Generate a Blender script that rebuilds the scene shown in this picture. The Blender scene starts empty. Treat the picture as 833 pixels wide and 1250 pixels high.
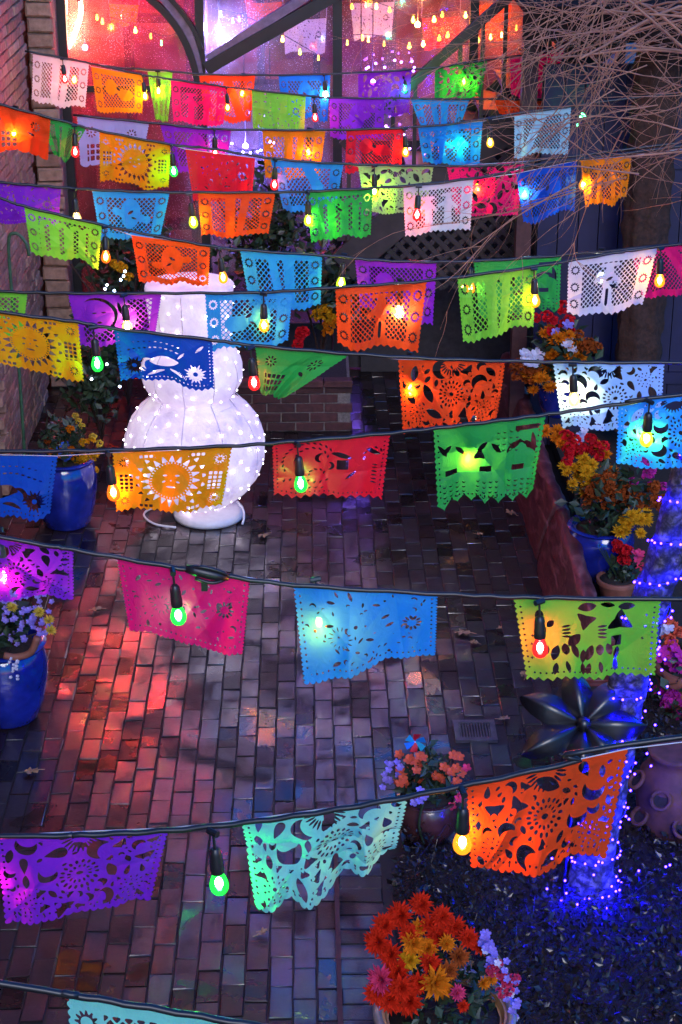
import bpy, math, random
import numpy as np
from mathutils import Vector, Matrix, Euler

R = math.radians
rnd = random.Random(7)
sc = bpy.context.scene
COL = sc.collection

# ------------------------------------------------------------------ camera
PW, PH, FPX = 833.0, 1250.0, 2150.0
CAM_H, PITCH, YAW = 4.93, 23.3, 1.1
cam = bpy.data.cameras.new('camera')
cam.sensor_fit = 'VERTICAL'
cam.sensor_height = 24.0
cam.lens = 24.0 * FPX / PH
cam.clip_end = 400
cam.clip_start = 0.05
camo = bpy.data.objects.new('camera', cam)
camo.location = (0, 0, CAM_H)
camo.rotation_euler = (R(90 - PITCH), 0, R(-YAW))
COL.objects.link(camo)
sc.camera = camo

# ------------------------------------------------------------------ dusk sky
SUN_EL, SUN_ROT = 4.0, 172.0
world = bpy.data.worlds.new('World')
sc.world = world
world.use_nodes = True
wn = world.node_tree.nodes
wl = world.node_tree.links
bg = wn['Background']
sky = wn.new('ShaderNodeTexSky')
sky.sky_type = 'NISHITA'
sky.sun_disc = False
sky.sun_elevation = R(SUN_EL)
sky.sun_rotation = R(SUN_ROT)
sky.altitude = 50
sky.air_density = 1.6
sky.dust_density = 0.1
sky.ozone_density = 10.0
wl.new(sky.outputs[0], bg.inputs[0])
bg.inputs[1].default_value = 0.15

sun = bpy.data.lights.new('sun', 'SUN')
sun.energy = 0.17
sun.angle = R(25)
sun.color = (1.0, 0.93, 0.86)
suno = bpy.data.objects.new('sun', sun)
# same heading as the sky's sun: behind the camera, over the left shoulder
_a = R(SUN_ROT)
_d = Vector((math.sin(_a) * math.cos(R(30)), math.cos(_a) * math.cos(R(30)), math.sin(R(30))))
suno.rotation_euler = _d.to_track_quat('Z', 'Y').to_euler()
COL.objects.link(suno)

# ------------------------------------------------------------------ exposure
sc.view_settings.view_transform = 'Standard'
sc.view_settings.look = 'None'
sc.view_settings.exposure = 3.5
sc.view_settings.gamma = 1.0
sc.view_settings.use_curve_mapping = False
cy = sc.cycles
cy.max_bounces = 5
cy.diffuse_bounces = 2
cy.glossy_bounces = 3
cy.transmission_bounces = 4
cy.transparent_max_bounces = 16
cy.sample_clamp_indirect = 3.0
cy.caustics_reflective = False
cy.caustics_refractive = False
cy.use_denoising = True
cy.use_adaptive_sampling = True
cy.adaptive_threshold = 0.02

# ------------------------------------------------------------------ pixel helpers
CM = Matrix.Translation(camo.location) @ camo.rotation_euler.to_matrix().to_4x4()
CMI = CM.inverted()
C0 = Vector(camo.location)
def ray(px, py):
    return (CM.to_3x3() @ Vector(((px - PW / 2) / FPX, -(py - PH / 2) / FPX, -1.0)))
def at(px, py, Y):
    d = ray(px, py)
    return C0 + d * ((Y - C0.y) / d.y)
def gnd(px, py, z=0.0):
    d = ray(px, py)
    return C0 + d * ((z - C0.z) / d.z)
def proj(p):
    q = CMI @ Vector(p)
    return (PW / 2 + FPX * q.x / -q.z, PH / 2 - FPX * q.y / -q.z, -q.z)

# ------------------------------------------------------------------ materials
MATS = {}
def newmat(name):
    m = bpy.data.materials.new(name)
    m.use_nodes = True
    MATS[name] = m
    nt = m.node_tree
    return m, nt, nt.nodes, nt.links, nt.nodes['Principled BSDF'], nt.nodes['Material Output']
def bump_from(nt, src, strength=0.3, dist=0.01):
    b = nt.nodes.new('ShaderNodeBump')
    b.inputs['Strength'].default_value = strength
    b.inputs['Distance'].default_value = dist
    nt.links.new(src, b.inputs['Height'])
    return b.outputs[0]
def noise(nt, scale, detail=4, rough=0.6, coord='Object', dist=0.0):
    tc = nt.nodes.new('ShaderNodeTexCoord')
    n = nt.nodes.new('ShaderNodeTexNoise')
    n.inputs['Scale'].default_value = scale
    n.inputs['Detail'].default_value = detail
    n.inputs['Roughness'].default_value = rough
    n.inputs['Distortion'].default_value = dist
    nt.links.new(tc.outputs[coord], n.inputs['Vector'])
    return n
def ramp(nt, src, stops):
    r = nt.nodes.new('ShaderNodeValToRGB')
    els = r.color_ramp.elements
    while len(els) < len(stops): els.new(0.5)
    for e, (p, c) in zip(els, stops):
        e.position = p
        e.color = (*c, 1) if len(c) == 3 else c
    nt.links.new(src, r.inputs[0])
    return r
def simple(name, col, rough=0.5, metal=0.0, var=0.35, scale=18.0, bump=0.15, spec=0.5, coat=0.0):
    m, nt, N, L, P, O = newmat(name)
    n = noise(nt, scale)
    lo = tuple(c * (1 - var) for c in col); hi = tuple(min(1, c * (1 + var)) for c in col)
    r = ramp(nt, n.outputs[0], [(0.3, lo), (0.7, hi)])
    L.new(r.outputs[0], P.inputs['Base Color'])
    P.inputs['Roughness'].default_value = rough
    P.inputs['Metallic'].default_value = metal
    P.inputs['Specular IOR Level'].default_value = spec
    P.inputs['Coat Weight'].default_value = coat
    P.inputs['Coat Roughness'].default_value = 0.08
    if bump:
        L.new(bump_from(nt, n.outputs[0], bump, 0.01), P.inputs['Normal'])
    return m
def emit(name, col, strength, sample=True):
    m, nt, N, L, P, O = newmat(name)
    e = N.new('ShaderNodeEmission')
    e.inputs[0].default_value = (*col, 1)
    e.inputs[1].default_value = strength
    L.new(e.outputs[0], O.inputs[0])
    if not sample: m.cycles.emission_sampling = 'NONE'
    return m

def paver_mat():
    m, nt, N, L, P, O = newmat('wet_brick_paver')
    geo = N.new('ShaderNodeNewGeometry')
    oi = N.new('ShaderNodeObjectInfo')
    add = N.new('ShaderNodeMath'); add.operation = 'ADD'
    fr = N.new('ShaderNodeMath'); fr.operation = 'FRACT'
    L.new(geo.outputs['Random Per Island'], add.inputs[0]); L.new(oi.outputs['Random'], add.inputs[1])
    L.new(add.outputs[0], fr.inputs[0])
    rc = ramp(nt, fr.outputs[0], [(0.0, (.004, .003, .003)), (.3, (.018, .007, .007)), (.55, (.018, .010, .012)), (.8, (.008, .006, .008)), (1, (.028, .018, .019))])
    def wn_(scale, det, rough=.6, dist=0):
        n = N.new('ShaderNodeTexNoise'); n.inputs['Scale'].default_value = scale
        n.inputs['Detail'].default_value = det; n.inputs['Roughness'].default_value = rough; n.inputs['Distortion'].default_value = dist
        L.new(geo.outputs['Position'], n.inputs['Vector']); return n
    n1 = wn_(38, 6)
    mix = N.new('ShaderNodeMix'); mix.data_type = 'RGBA'; mix.blend_type = 'MULTIPLY'
    mix.inputs['Factor'].default_value = 0.8
    r1 = ramp(nt, n1.outputs[0], [(.3, (.45, .42, .42)), (.7, (1.25, 1.2, 1.2))])
    L.new(rc.outputs[0], mix.inputs['A']); L.new(r1.outputs[0], mix.inputs['B'])
    L.new(mix.outputs['Result'], P.inputs['Base Color'])
    # wetness: puddly patches and drier bricks
    n2 = wn_(2.3, 5, .65, .6)
    rr = ramp(nt, n2.outputs[0], [(.36, (.12,) * 3), (.5, (.3,) * 3), (.66, (.5,) * 3)])
    mr = N.new('ShaderNodeMath'); mr.operation = 'MULTIPLY_ADD'
    L.new(fr.outputs[0], mr.inputs[0]); mr.inputs[1].default_value = .18
    L.new(rr.outputs[0], mr.inputs[2])
    L.new(mr.outputs[0], P.inputs['Roughness'])
    P.inputs['Specular IOR Level'].default_value = .35
    wt = ramp(nt, n2.outputs[0], [(.38, (1,) * 3), (.52, (.75,) * 3), (.64, (.12,) * 3)])
    pw = ramp(nt, fr.outputs[0], [(0, (.05,) * 3), (.18, (.12,) * 3), (.26, (.7,) * 3), (.6, (1,) * 3), (1, (.8,) * 3)])
    wm = N.new('ShaderNodeMath'); wm.operation = 'MULTIPLY'; L.new(wt.outputs[0], wm.inputs[0]); L.new(pw.outputs[0], wm.inputs[1]); L.new(wm.outputs[0], P.inputs['Coat Weight'])
    P.inputs['Coat IOR'].default_value = 1.75
    P.inputs['Coat Roughness'].default_value = .085
    n3 = wn_(62, 3, .7, 1.6)
    n4 = wn_(240, 2, .6)
    n5 = wn_(14, 3, .55, .5)
    ad = N.new('ShaderNodeMath'); ad.operation = 'MULTIPLY_ADD'
    L.new(n4.outputs[0], ad.inputs[0]); ad.inputs[1].default_value = .25; L.new(n3.outputs[0], ad.inputs[2])
    ad2 = N.new('ShaderNodeMath'); ad2.operation = 'MULTIPLY_ADD'
    L.new(n5.outputs[0], ad2.inputs[0]); ad2.inputs[1].default_value = .6; L.new(ad.outputs[0], ad2.inputs[2])
    cr = ramp(nt, n3.outputs[0], [(.36, (.014,) * 3), (.52, (.035,) * 3), (.68, (.16,) * 3)]); L.new(cr.outputs[0], P.inputs['Coat Roughness'])
    b = N.new('ShaderNodeBump'); b.inputs['Distance'].default_value = .006
    L.new(ad2.outputs[0], b.inputs['Height'])
    rb = ramp(nt, n2.outputs[0], [(.40, (.05,) * 3), (.56, (.30,) * 3), (.66, (.6,) * 3)])
    L.new(rb.outputs[0], b.inputs['Strength'])
    L.new(b.outputs[0], P.inputs['Normal']); L.new(b.outputs[0], P.inputs['Coat Normal'])
    return m
def wallbrick_mat(name, stops):
    m, nt, N, L, P, O = newmat(name)
    geo = N.new('ShaderNodeNewGeometry'); oi = N.new('ShaderNodeObjectInfo')
    add = N.new('ShaderNodeMath'); add.operation = 'ADD'; fr = N.new('ShaderNodeMath'); fr.operation = 'FRACT'
    L.new(geo.outputs['Random Per Island'], add.inputs[0]); L.new(oi.outputs['Random'], add.inputs[1]); L.new(add.outputs[0], fr.inputs[0])
    rc = ramp(nt, fr.outputs[0], stops)
    n = N.new('ShaderNodeTexNoise'); n.inputs['Scale'].default_value = 22; n.inputs['Detail'].default_value = 6
    L.new(geo.outputs['Position'], n.inputs['Vector'])
    mix = N.new('ShaderNodeMix'); mix.data_type = 'RGBA'; mix.blend_type = 'MULTIPLY'; mix.inputs['Factor'].default_value = .7
    r1 = ramp(nt, n.outputs[0], [(.3, (.5, .48, .46)), (.7, (1.2, 1.2, 1.2))])
    L.new(rc.outputs[0], mix.inputs['A']); L.new(r1.outputs[0], mix.inputs['B'])
    L.new(mix.outputs['Result'], P.inputs['Base Color'])
    P.inputs['Roughness'].default_value = .8
    L.new(bump_from(nt, n.outputs[0], .6, .012), P.inputs['Normal'])
    return m
def brick_texture_mat():
    m, nt, N, L, P, O = newmat('old_brickwork')
    geo = N.new('ShaderNodeNewGeometry')
    sx = N.new('ShaderNodeSeparateXYZ'); L.new(geo.outputs['Position'], sx.inputs[0])
    ad = N.new('ShaderNodeMath'); L.new(sx.outputs[0], ad.inputs[0]); L.new(sx.outputs[1], ad.inputs[1])
    cb = N.new('ShaderNodeCombineXYZ'); L.new(ad.outputs[0], cb.inputs[0]); L.new(sx.outputs[2], cb.inputs[1])
    bt = N.new('ShaderNodeTexBrick'); L.new(cb.outputs[0], bt.inputs['Vector'])
    bt.inputs['Scale'].default_value = 1.0
    bt.inputs['Brick Width'].default_value = .24; bt.inputs['Row Height'].default_value = .085
    bt.inputs['Mortar Size'].default_value = .008
    bt.inputs['Color1'].default_value = (.17, .08, .055, 1); bt.inputs['Color2'].default_value = (.11, .055, .04, 1)
    bt.inputs['Mortar'].default_value = (.16, .13, .11, 1)
    L.new(bt.outputs[0], P.inputs['Base Color']); P.inputs['Roughness'].default_value = .85
    L.new(bump_from(nt, bt.outputs['Fac'], -.5, .01), P.inputs['Normal'])
    return m
def paper_mat(name, col, clear=0.0):
    m, nt, N, L, P, O = newmat(name)
    N.remove(P)
    d = N.new('ShaderNodeBsdfDiffuse'); t = N.new('ShaderNodeBsdfTranslucent'); g = N.new('ShaderNodeBsdfGlossy')
    n = noise(nt, 9, 4)
    r = ramp(nt, n.outputs[0], [(.3, tuple(c * .86 for c in col)), (.7, tuple(min(1, c * 1.08) for c in col))])
    L.new(r.outputs[0], d.inputs[0])
    t.inputs[0].default_value = (*[min(1, c * .98 + .012) for c in col], 1)
    g.inputs['Roughness'].default_value = .38; g.inputs[0].default_value = (.9, .9, .95, 1)
    m1 = N.new('ShaderNodeMixShader'); m1.inputs[0].default_value = .48
    L.new(d.outputs[0], m1.inputs[1]); L.new(t.outputs[0], m1.inputs[2])
    m2 = N.new('ShaderNodeMixShader'); m2.inputs[0].default_value = .006
    L.new(m1.outputs[0], m2.inputs[1]); L.new(g.outputs[0], m2.inputs[2])
    nb = noise(nt, 16, 4, .6, 'Object', 1.2)
    bo = bump_from(nt, nb.outputs[0], .5, .012)
    for s in (d, t, g): L.new(bo, s.inputs['Normal'])
    if not clear:
        L.new(m2.outputs[0], O.inputs[0]); return m
    tp = N.new('ShaderNodeBsdfTransparent'); tp.inputs[0].default_value = (*[min(1, c * 1.1 + .05) for c in col], 1)
    m3 = N.new('ShaderNodeMixShader'); m3.inputs[0].default_value = clear
    L.new(m2.outputs[0], m3.inputs[1]); L.new(tp.outputs[0], m3.inputs[2])
    L.new(m3.outputs[0], O.inputs[0])
    return m
def bulb_glass(name, tint, glow):
    m, nt, N, L, P, O = newmat(name)
    N.remove(P)
    tr = N.new('ShaderNodeBsdfTransparent'); tr.inputs[0].default_value = (*tint, 1)
    gl = N.new('ShaderNodeBsdfGlossy'); gl.inputs['Roughness'].default_value = .08
    em = N.new('ShaderNodeEmission'); em.inputs[0].default_value = (*tint, 1); em.inputs[1].default_value = glow
    a = N.new('ShaderNodeAddShader'); mx = N.new('ShaderNodeMixShader'); mx.inputs[0].default_value = .06
    L.new(tr.outputs[0], mx.inputs[1]); L.new(gl.outputs[0], mx.inputs[2])
    L.new(mx.outputs[0], a.inputs[0]); L.new(em.outputs[0], a.inputs[1]); L.new(a.outputs[0], O.inputs[0])
    m.cycles.emission_sampling = 'NONE'
    return m
def pane_mat():
    m, nt, N, L, P, O = newmat('rain_wet_glass')
    N.remove(P)
    tr = N.new('ShaderNodeBsdfTransparent'); tr.inputs[0].default_value = (.93, .93, .95, 1)
    tl = N.new('ShaderNodeBsdfTranslucent'); tl.inputs[0].default_value = (.85, .85, .85, 1)
    gl = N.new('ShaderNodeBsdfGlossy'); gl.inputs['Roughness'].default_value = .06
    tc = N.new('ShaderNodeTexCoord')
    v = N.new('ShaderNodeTexVoronoi'); v.inputs['Scale'].default_value = 55
    L.new(tc.outputs['Object'], v.inputs['Vector'])
    drops = ramp(nt, v.outputs['Distance'], [(.14, (.7,) * 3), (.26, (.10,) * 3)])
    n = noise(nt, 3, 4)
    cl = ramp(nt, n.outputs[0], [(.4, (.3,) * 3), (.65, (1,) * 3)])
    mm = N.new('ShaderNodeMath'); mm.operation = 'MULTIPLY'
    L.new(drops.outputs[0], mm.inputs[0]); L.new(cl.outputs[0], mm.inputs[1])
    m1 = N.new('ShaderNodeMixShader'); L.new(mm.outputs[0], m1.inputs[0])
    L.new(tr.outputs[0], m1.inputs[1]); L.new(tl.outputs[0], m1.inputs[2])
    m2 = N.new('ShaderNodeMixShader'); m2.inputs[0].default_value = .06
    L.new(m1.outputs[0], m2.inputs[1]); L.new(gl.outputs[0], m2.inputs[2])
    L.new(m2.outputs[0], O.inputs[0])
    return m
def leaf_mat(name, a, b, rough=.4):
    m, nt, N, L, P, O = newmat(name)
    geo = N.new('ShaderNodeNewGeometry')
    r = ramp(nt, geo.outputs['Random Per Island'], [(0, a), (.6, b), (1, tuple(min(1, c * 1.5) for c in b))])
    L.new(r.outputs[0], P.inputs['Base Color'])
    P.inputs['Roughness'].default_value = rough
    return m
def petal_mat(name, col):
    m, nt, N, L, P, O = newmat(name)
    N.remove(P)
    geo = N.new('ShaderNodeNewGeometry')
    r = ramp(nt, geo.outputs['Random Per Island'], [(0, tuple(c * .55 for c in col)), (1, tuple(min(1, c * 1.15) for c in col))])
    d = N.new('ShaderNodeBsdfDiffuse'); t = N.new('ShaderNodeBsdfTranslucent'); mx = N.new('ShaderNodeMixShader')
    mx.inputs[0].default_value = .3
    L.new(r.outputs[0], d.inputs[0]); L.new(r.outputs[0], t.inputs[0])
    L.new(d.outputs[0], mx.inputs[1]); L.new(t.outputs[0], mx.inputs[2]); L.new(mx.outputs[0], O.inputs[0])
    return m

M_PAVER = paver_mat()
M_MORTAR = simple('wet_dark_mortar', (.006, .005, .005), .6, var=.4, scale=40)
M_WALLB = wallbrick_mat('weathered_wall_brick', [(0, (.22, .12, .085)), (.4, (.32, .18, .13)), (.75, (.27, .16, .12)), (1, (.40, .27, .20))])
M_REDB = wallbrick_mat('red_planter_brick', [(0, (.05, .014, .012)), (.5, (.08, .022, .018)), (1, (.10, .03, .026))])
M_BRICKTEX = brick_texture_mat()
M_MORTARW = simple('pale_mortar', (.17, .13, .11), .9, scale=60, bump=.3)
M_BLACKMETAL = simple('black_painted_metal', (.007, .006, .008), .5, var=.3, bump=.05)
M_CABLE = simple('black_rubber_cable', (.012, .012, .013), .38, var=.2, bump=0)
M_CORD = simple('white_nylon_cord', (.6, .6, .65), .4, var=.1, bump=0)
M_STRUT = simple('grey_violet_painted_steel', (.15, .10, .17), .35, bump=.05)
M_GLASS = pane_mat()
M_BLUEGLAZE = simple('cobalt_glaze', (.008, .016, .20), .12, var=.5, scale=5, bump=.03, coat=.6)
M_TERRA = simple('terracotta', (.22, .075, .045), .65, var=.3, scale=12)
M_BROWNGLAZE = simple('dark_brown_glaze', (.06, .02, .022), .25, var=.5, scale=9, coat=.3)
M_TALAVERA = simple('tan_painted_clay', (.34, .17, .07), .45, var=.45, scale=7)
M_SOIL = simple('dark_soil', (.018, .012, .009), .9, var=.5, scale=60, bump=.6)
M_WOODDK = simple('dark_stained_timber', (.028, .018, .018), .5, var=.5, scale=6)
M_DECK = simple('black_weathered_decking', (.012, .007, .006), .95, var=.5, scale=6, spec=.08)
M_INDIGO = simple('indigo_painted_plank', (.009, .008, .042), .5, var=.4, scale=4)
M_TRUNKBR = simple('fibrous_brown_bark', (.035, .014, .009), .9, var=.6, scale=30, bump=.8)
M_STONE = simple('pinkish_interior_stone', (.20, .10, .085), .85, var=.35, scale=3, bump=.4)
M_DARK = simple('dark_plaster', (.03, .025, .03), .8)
M_IVY = leaf_mat('ground_cover_leaf', (.006, .005, .005), (.020, .014, .014), .3)
M_LEAF = leaf_mat('green_leaf', (.008, .018, .008), (.022, .042, .018), .45)
M_TWIG = simple('pale_bare_twig', (.40, .165, .085), .7, var=.3, scale=10, bump=0)
M_DEADLEAF = simple('fallen_brown_leaf', (.28, .15, .08), .6, var=.4, scale=40)
M_IRON = simple('cast_iron', (.09, .08, .085), .4, metal=.3, bump=.2)
M_WHITEPL = simple('white_plastic', (.7, .66, .68), .35, var=.08, bump=0)

# ------------------------------------------------------------------ mesh building
class G:
    def __init__(s): s.v = []; s.f = []
    def add(s, vs, fs):
        o = len(s.v); s.v.extend(tuple(p) for p in vs); s.f.extend(tuple(i + o for i in f) for f in fs); return s
    def box(s, c, d, rot=None):
        vs = [Vector((x * d[0] / 2, y * d[1] / 2, z * d[2] / 2)) for x in (-1, 1) for y in (-1, 1) for z in (-1, 1)]
        if rot is not None: vs = [rot @ v for v in vs]
        c = Vector(c)
        return s.add([v + c for v in vs], [(0, 1, 3, 2), (4, 6, 7, 5), (0, 4, 5, 1), (2, 3, 7, 6), (0, 2, 6, 4), (1, 5, 7, 3)])
    def beam(s, a, b, w, h, up=(0, 1, 0)):
        a = Vector(a); b = Vector(b); d = (b - a).normalized(); u = Vector(up)
        r = d.cross(u).normalized(); u = r.cross(d).normalized()
        vs = [p + r * (i * w / 2) + u * (j * h / 2) for p in (a, b) for i, j in ((-1, -1), (1, -1), (1, 1), (-1, 1))]
        return s.add(vs, [(3, 2, 1, 0), (4, 5, 6, 7), (0, 1, 5, 4), (1, 2, 6, 5), (2, 3, 7, 6), (3, 0, 4, 7)])
    def tube(s, pts, rad, n=8, cap=True):
        pts = [Vector(p) for p in pts]
        m = len(pts)
        rr = rad if isinstance(rad, (list, tuple)) else [rad] * m
        vs = []; fs = []
        ref = Vector((0, 0, 1))
        prev = None
        for i, p in enumerate(pts):
            t = (pts[min(i + 1, m - 1)] - pts[max(i - 1, 0)])
            t = t.normalized() if t.length > 1e-9 else Vector((0, 0, 1))
            if prev is None:
                rf = ref if abs(t.z) < .95 else Vector((1, 0, 0))
                a = t.cross(rf).normalized()
            else:
                a = (prev - t * prev.dot(t)).normalized()
            prev = a; b = t.cross(a)
            for k in range(n):
                an = 2 * math.pi * k / n
                vs.append(p + (a * math.cos(an) + b * math.sin(an)) * rr[i])
        for i in range(m - 1):
            for k in range(n):
                k2 = (k + 1) % n
                fs.append((i * n + k, i * n + k2, (i + 1) * n + k2, (i + 1) * n + k))
        if cap:
            fs.append(tuple(range(n - 1, -1, -1))); fs.append(tuple((m - 1) * n + k for k in range(n)))
        return s.add(vs, fs)
    def lathe(s, prof, c=(0, 0, 0), n=24, cap=True):
        c = Vector(c); vs = []; fs = []
        for r, z in prof:
            for k in range(n):
                an = 2 * math.pi * k / n
                vs.append((c.x + r * math.cos(an), c.y + r * math.sin(an), c.z + z))
        m = len(prof)
        for i in range(m - 1):
            for k in range(n):
                k2 = (k + 1) % n
                fs.append((i * n + k, i * n + k2, (i + 1) * n + k2, (i + 1) * n + k))
        if cap:
            fs.append(tuple(range(n - 1, -1, -1))); fs.append(tuple((m - 1) * n + k for k in range(n)))
        return s.add(vs, fs)
    def ball(s, c, r, n=8, m=6, sz=1.0):
        prof = [(max(1e-4, r * math.sin(math.pi * i / m)), -r * sz * math.cos(math.pi * i / m)) for i in range(m + 1)]
        return s.lathe(prof, c, n, cap=False)
    def mesh(s, name, mat, smooth=True, off=(0, 0, 0)):
        me = bpy.data.meshes.new(name)
        o = Vector(off)
        me.from_pydata([(p[0] - o.x, p[1] - o.y, p[2] - o.z) for p in s.v], [], s.f)
        if mat is not None: me.materials.append(mat)
        if smooth: me.polygons.foreach_set('use_smooth', [True] * len(me.polygons))
        me.update()
        return me
def tag(o, label=None, cat=None, group=None, kind=None):
    if label: o['label'] = label
    if cat: o['category'] = cat
    if group: o['group'] = group
    if kind: o['kind'] = kind
    return o
def empty(name, loc, label, cat, group=None):
    o = bpy.data.objects.new(name, None)
    o.empty_display_size = .1
    o.location = loc
    COL.objects.link(o)
    return tag(o, label, cat, group)
def wloc(p):
    v = Vector((0, 0, 0))
    while p is not None:
        v += Vector(p.location); p = p.parent
    return v
def put(name, g, mat, parent=None, smooth=True, loc=None):
    """g in world coordinates; origin at loc (or the parent's)"""
    o0 = wloc(parent) if parent else Vector(loc or (0, 0, 0))
    ob = bpy.data.objects.new(name, g.mesh(name, mat, smooth, o0))
    COL.objects.link(ob)
    if parent: ob.parent = parent
    else: ob.location = o0
    return ob
def inst(name, me, parent, loc, rot=None, scale=1.0):
    """shared mesh data at world loc"""
    ob = bpy.data.objects.new(name, me)
    COL.objects.link(ob)
    ob.parent = parent
    ob.location = Vector(loc) - (wloc(parent) if parent else Vector())
    if rot is not None: ob.rotation_euler = rot
    ob.scale = (scale,) * 3 if isinstance(scale, (int, float)) else scale
    return ob
def autosmooth(me, ang=40):
    try:
        me.set_sharp_from_angle(angle=R(ang))
    except Exception: pass
def crom(pts, k=8):
    P = [np.array(p, float) for p in pts]
    P = [2 * P[0] - P[1]] + P + [2 * P[-1] - P[-2]]
    out = []
    for i in range(1, len(P) - 2):
        p0, p1, p2, p3 = P[i - 1:i + 3]
        for j in range(k):
            t = j / k
            out.append(.5 * ((2 * p1) + (-p0 + p2) * t + (2 * p0 - 5 * p1 + 4 * p2 - p3) * t * t + (-p0 + 3 * p1 - 3 * p2 + p3) * t ** 3))
    out.append(P[-2])
    return out

# ================================================================== SETTING
XW = -2.19           # left wall plane
YB = 14.6            # glazed front
g = G(); g.add([(-90, -60, -.05), (90, -60, -.05), (90, 120, -.05), (-90, 120, -.05)], [(0, 1, 2, 3)])
ground = tag(put('ground', g, M_MORTAR), kind='structure')
g = G(); g.add([(XW, 1.5, -.0065), (3.4, 1.5, -.0065), (3.4, YB, -.0065), (XW, YB, -.0065)], [(0, 1, 2, 3)])
floor = tag(put('floor', g, M_MORTAR), kind='structure')

def brick_geo(w, l, h, seed, inset=.002, jag=.002):
    r = random.Random(seed); gg = G()
    rings = []
    for z, i in ((-h, 0), (-inset * 1.2, 0), (0, inset)):
        rings.append([(sx * (w / 2 - i) + r.uniform(-jag, jag), sy * (l / 2 - i) + r.uniform(-jag, jag), z + (r.uniform(-.0015, .0015) if z == 0 else 0)) for sx, sy in ((-1, -1), (1, -1), (1, 1), (-1, 1))])
    vs = [p for ring in rings for p in ring]
    fs = [(8, 9, 10, 11)]
    for a in (0, 4):
        for k in range(4):
            k2 = (k + 1) % 4
            fs.append((a + k, a + k2, a + 4 + k2, a + 4 + k))
    gg.add(vs, fs)
    return gg

# ---- paving: bricks laid lengthwise towards the back, running bond
BW, BL = .105, .212
slots = []
ncol = int((2.3 - XW) / BW)
for c in range(ncol):
    x = XW + BW * (c + .5)
    off = (c % 2) * BL / 2 + rnd.uniform(-.02, .02)
    y = 2.2 + off
    while y < YB - .1:
        inbed = (x > .10 and y < 7.3) or (x > 1.46 and y > 7.3 and y < 14.2) or (x > 1.36 and y < 8.8)
        drain = abs(x - gnd(580, 893).x) < .125 and abs(y - gnd(580, 893).y) < .115
        if not inbed and not drain:
            slots.append((x, y, 0))
        y += BL
# cross-laid border of the planting bed
y = 5.0
while y < 7.28:
    slots.append((.225, y, 1)); y += BW
vis = []
for i, (x, y, o) in enumerate(slots):
    px, py, dep = proj((x, y, 0))
    if -12 < px < PW + 12 and py < PH + 14 and not (o == 1 and py < 0):
        vis.append((dep, i))
vis.sort()
near = set(i for _, i in vis[:300])
bm_var = [brick_geo(BW - .0065, BL - .0065, .045, 100 + k, .003, .0035) for k in range(6)]
bme = [b.mesh('brick', M_PAVER, False) for b in bm_var]
rest = G()
for i, (x, y, o) in enumerate(slots):
    z = rnd.uniform(-.003, .003)
    rz = rnd.uniform(-.012, .012) + (math.pi / 2 if o else 0) + (math.pi if rnd.random() < .5 else 0)
    tx, ty = rnd.gauss(0, .011), rnd.gauss(0, .012)
    k = rnd.randrange(6)
    x += rnd.uniform(-.0018, .0018); y += rnd.uniform(-.003, .003)
    if i in near:
        inst('brick', bme[k], floor, (x, y, z), (tx, ty, rz))
    else:
        mt = Euler((tx, ty, rz)).to_matrix()
        rest.add([mt @ Vector(v) + Vector((x, y, z)) for v in bm_var[k].v], bm_var[k].f)
tag(put('brick_field', rest, M_PAVER, floor, False), kind='stuff')

# ---- planting bed and its timber edging
g = G()
nx, ny = 26, 40
vs = []; fs = []
for j in range(ny + 1):
    for i in range(nx + 1):
        x = .34 + (3.4 - .34) * i / nx; y = 4.6 + (9.2 - 4.6) * j / ny
        e = max(0, min(1, (x - .34) / .25)) * max(0, min(1, (7.35 + max(0, (x - 1.15) * 6) - y) / .3))
        vs.append((x, y, -.02 + .09 * e + .02 * math.sin(x * 9) * math.cos(y * 7) * e))
for j in range(ny):
    for i in range(nx):
        a = j * (nx + 1) + i; fs.append((a, a + 1, a + nx + 2, a + nx + 1))
g.add(vs, fs)
tag(put('planting_bed', g, M_SOIL), kind='structure')
g = G(); g.beam((.112, 4.6, .012), (.112, 7.29, .012), .022, .06, (0, 0, 1))
tag(put('bed_edging', g, simple('rusty_red_timber', (.06, .015, .012), .6), smooth=False), 'thin dark red edging strip between paving and planting bed', 'edging')

# ---- left brick building: plain mass out of view, bricks where seen
g = G()
g.box((XW - .43, 5.0, 3.0), (.8, 14.0, 6.0)); g.box((XW - .43, 13.4, 3.0), (.8, 2.79, 5.99))
left = empty('brick_building', (XW, 12, 0), 'weathered brick side wall at the left edge of the courtyard', 'wall')
put('wall', g, M_BRICKTEX, left, False)
wb = [brick_geo(.225, .075, .05, 300 + k, .007, .004) for k in range(5)]
wbm = [b.mesh('brick', M_WALLB, False) for b in wb]
for b in wb: pass
row = 0
z = .04
while z < 3.35:
    y = 11.9 + (row % 2) * .12
    while y < 14.0:
        # width axis along +Y, length axis up, face towards +X
        ro = Matrix(((0, 0, 1), (1, 0, 0), (0, 1, 0))).to_euler()
        px, py, dp = proj((XW, y, z))
        if px > -30 and py > -25:
            inst('brick', wbm[rnd.randrange(5)], left, (XW + .018 + rnd.uniform(-.006, .006), y, z), ro)
        y += .236
    z += .0845; row += 1
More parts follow.
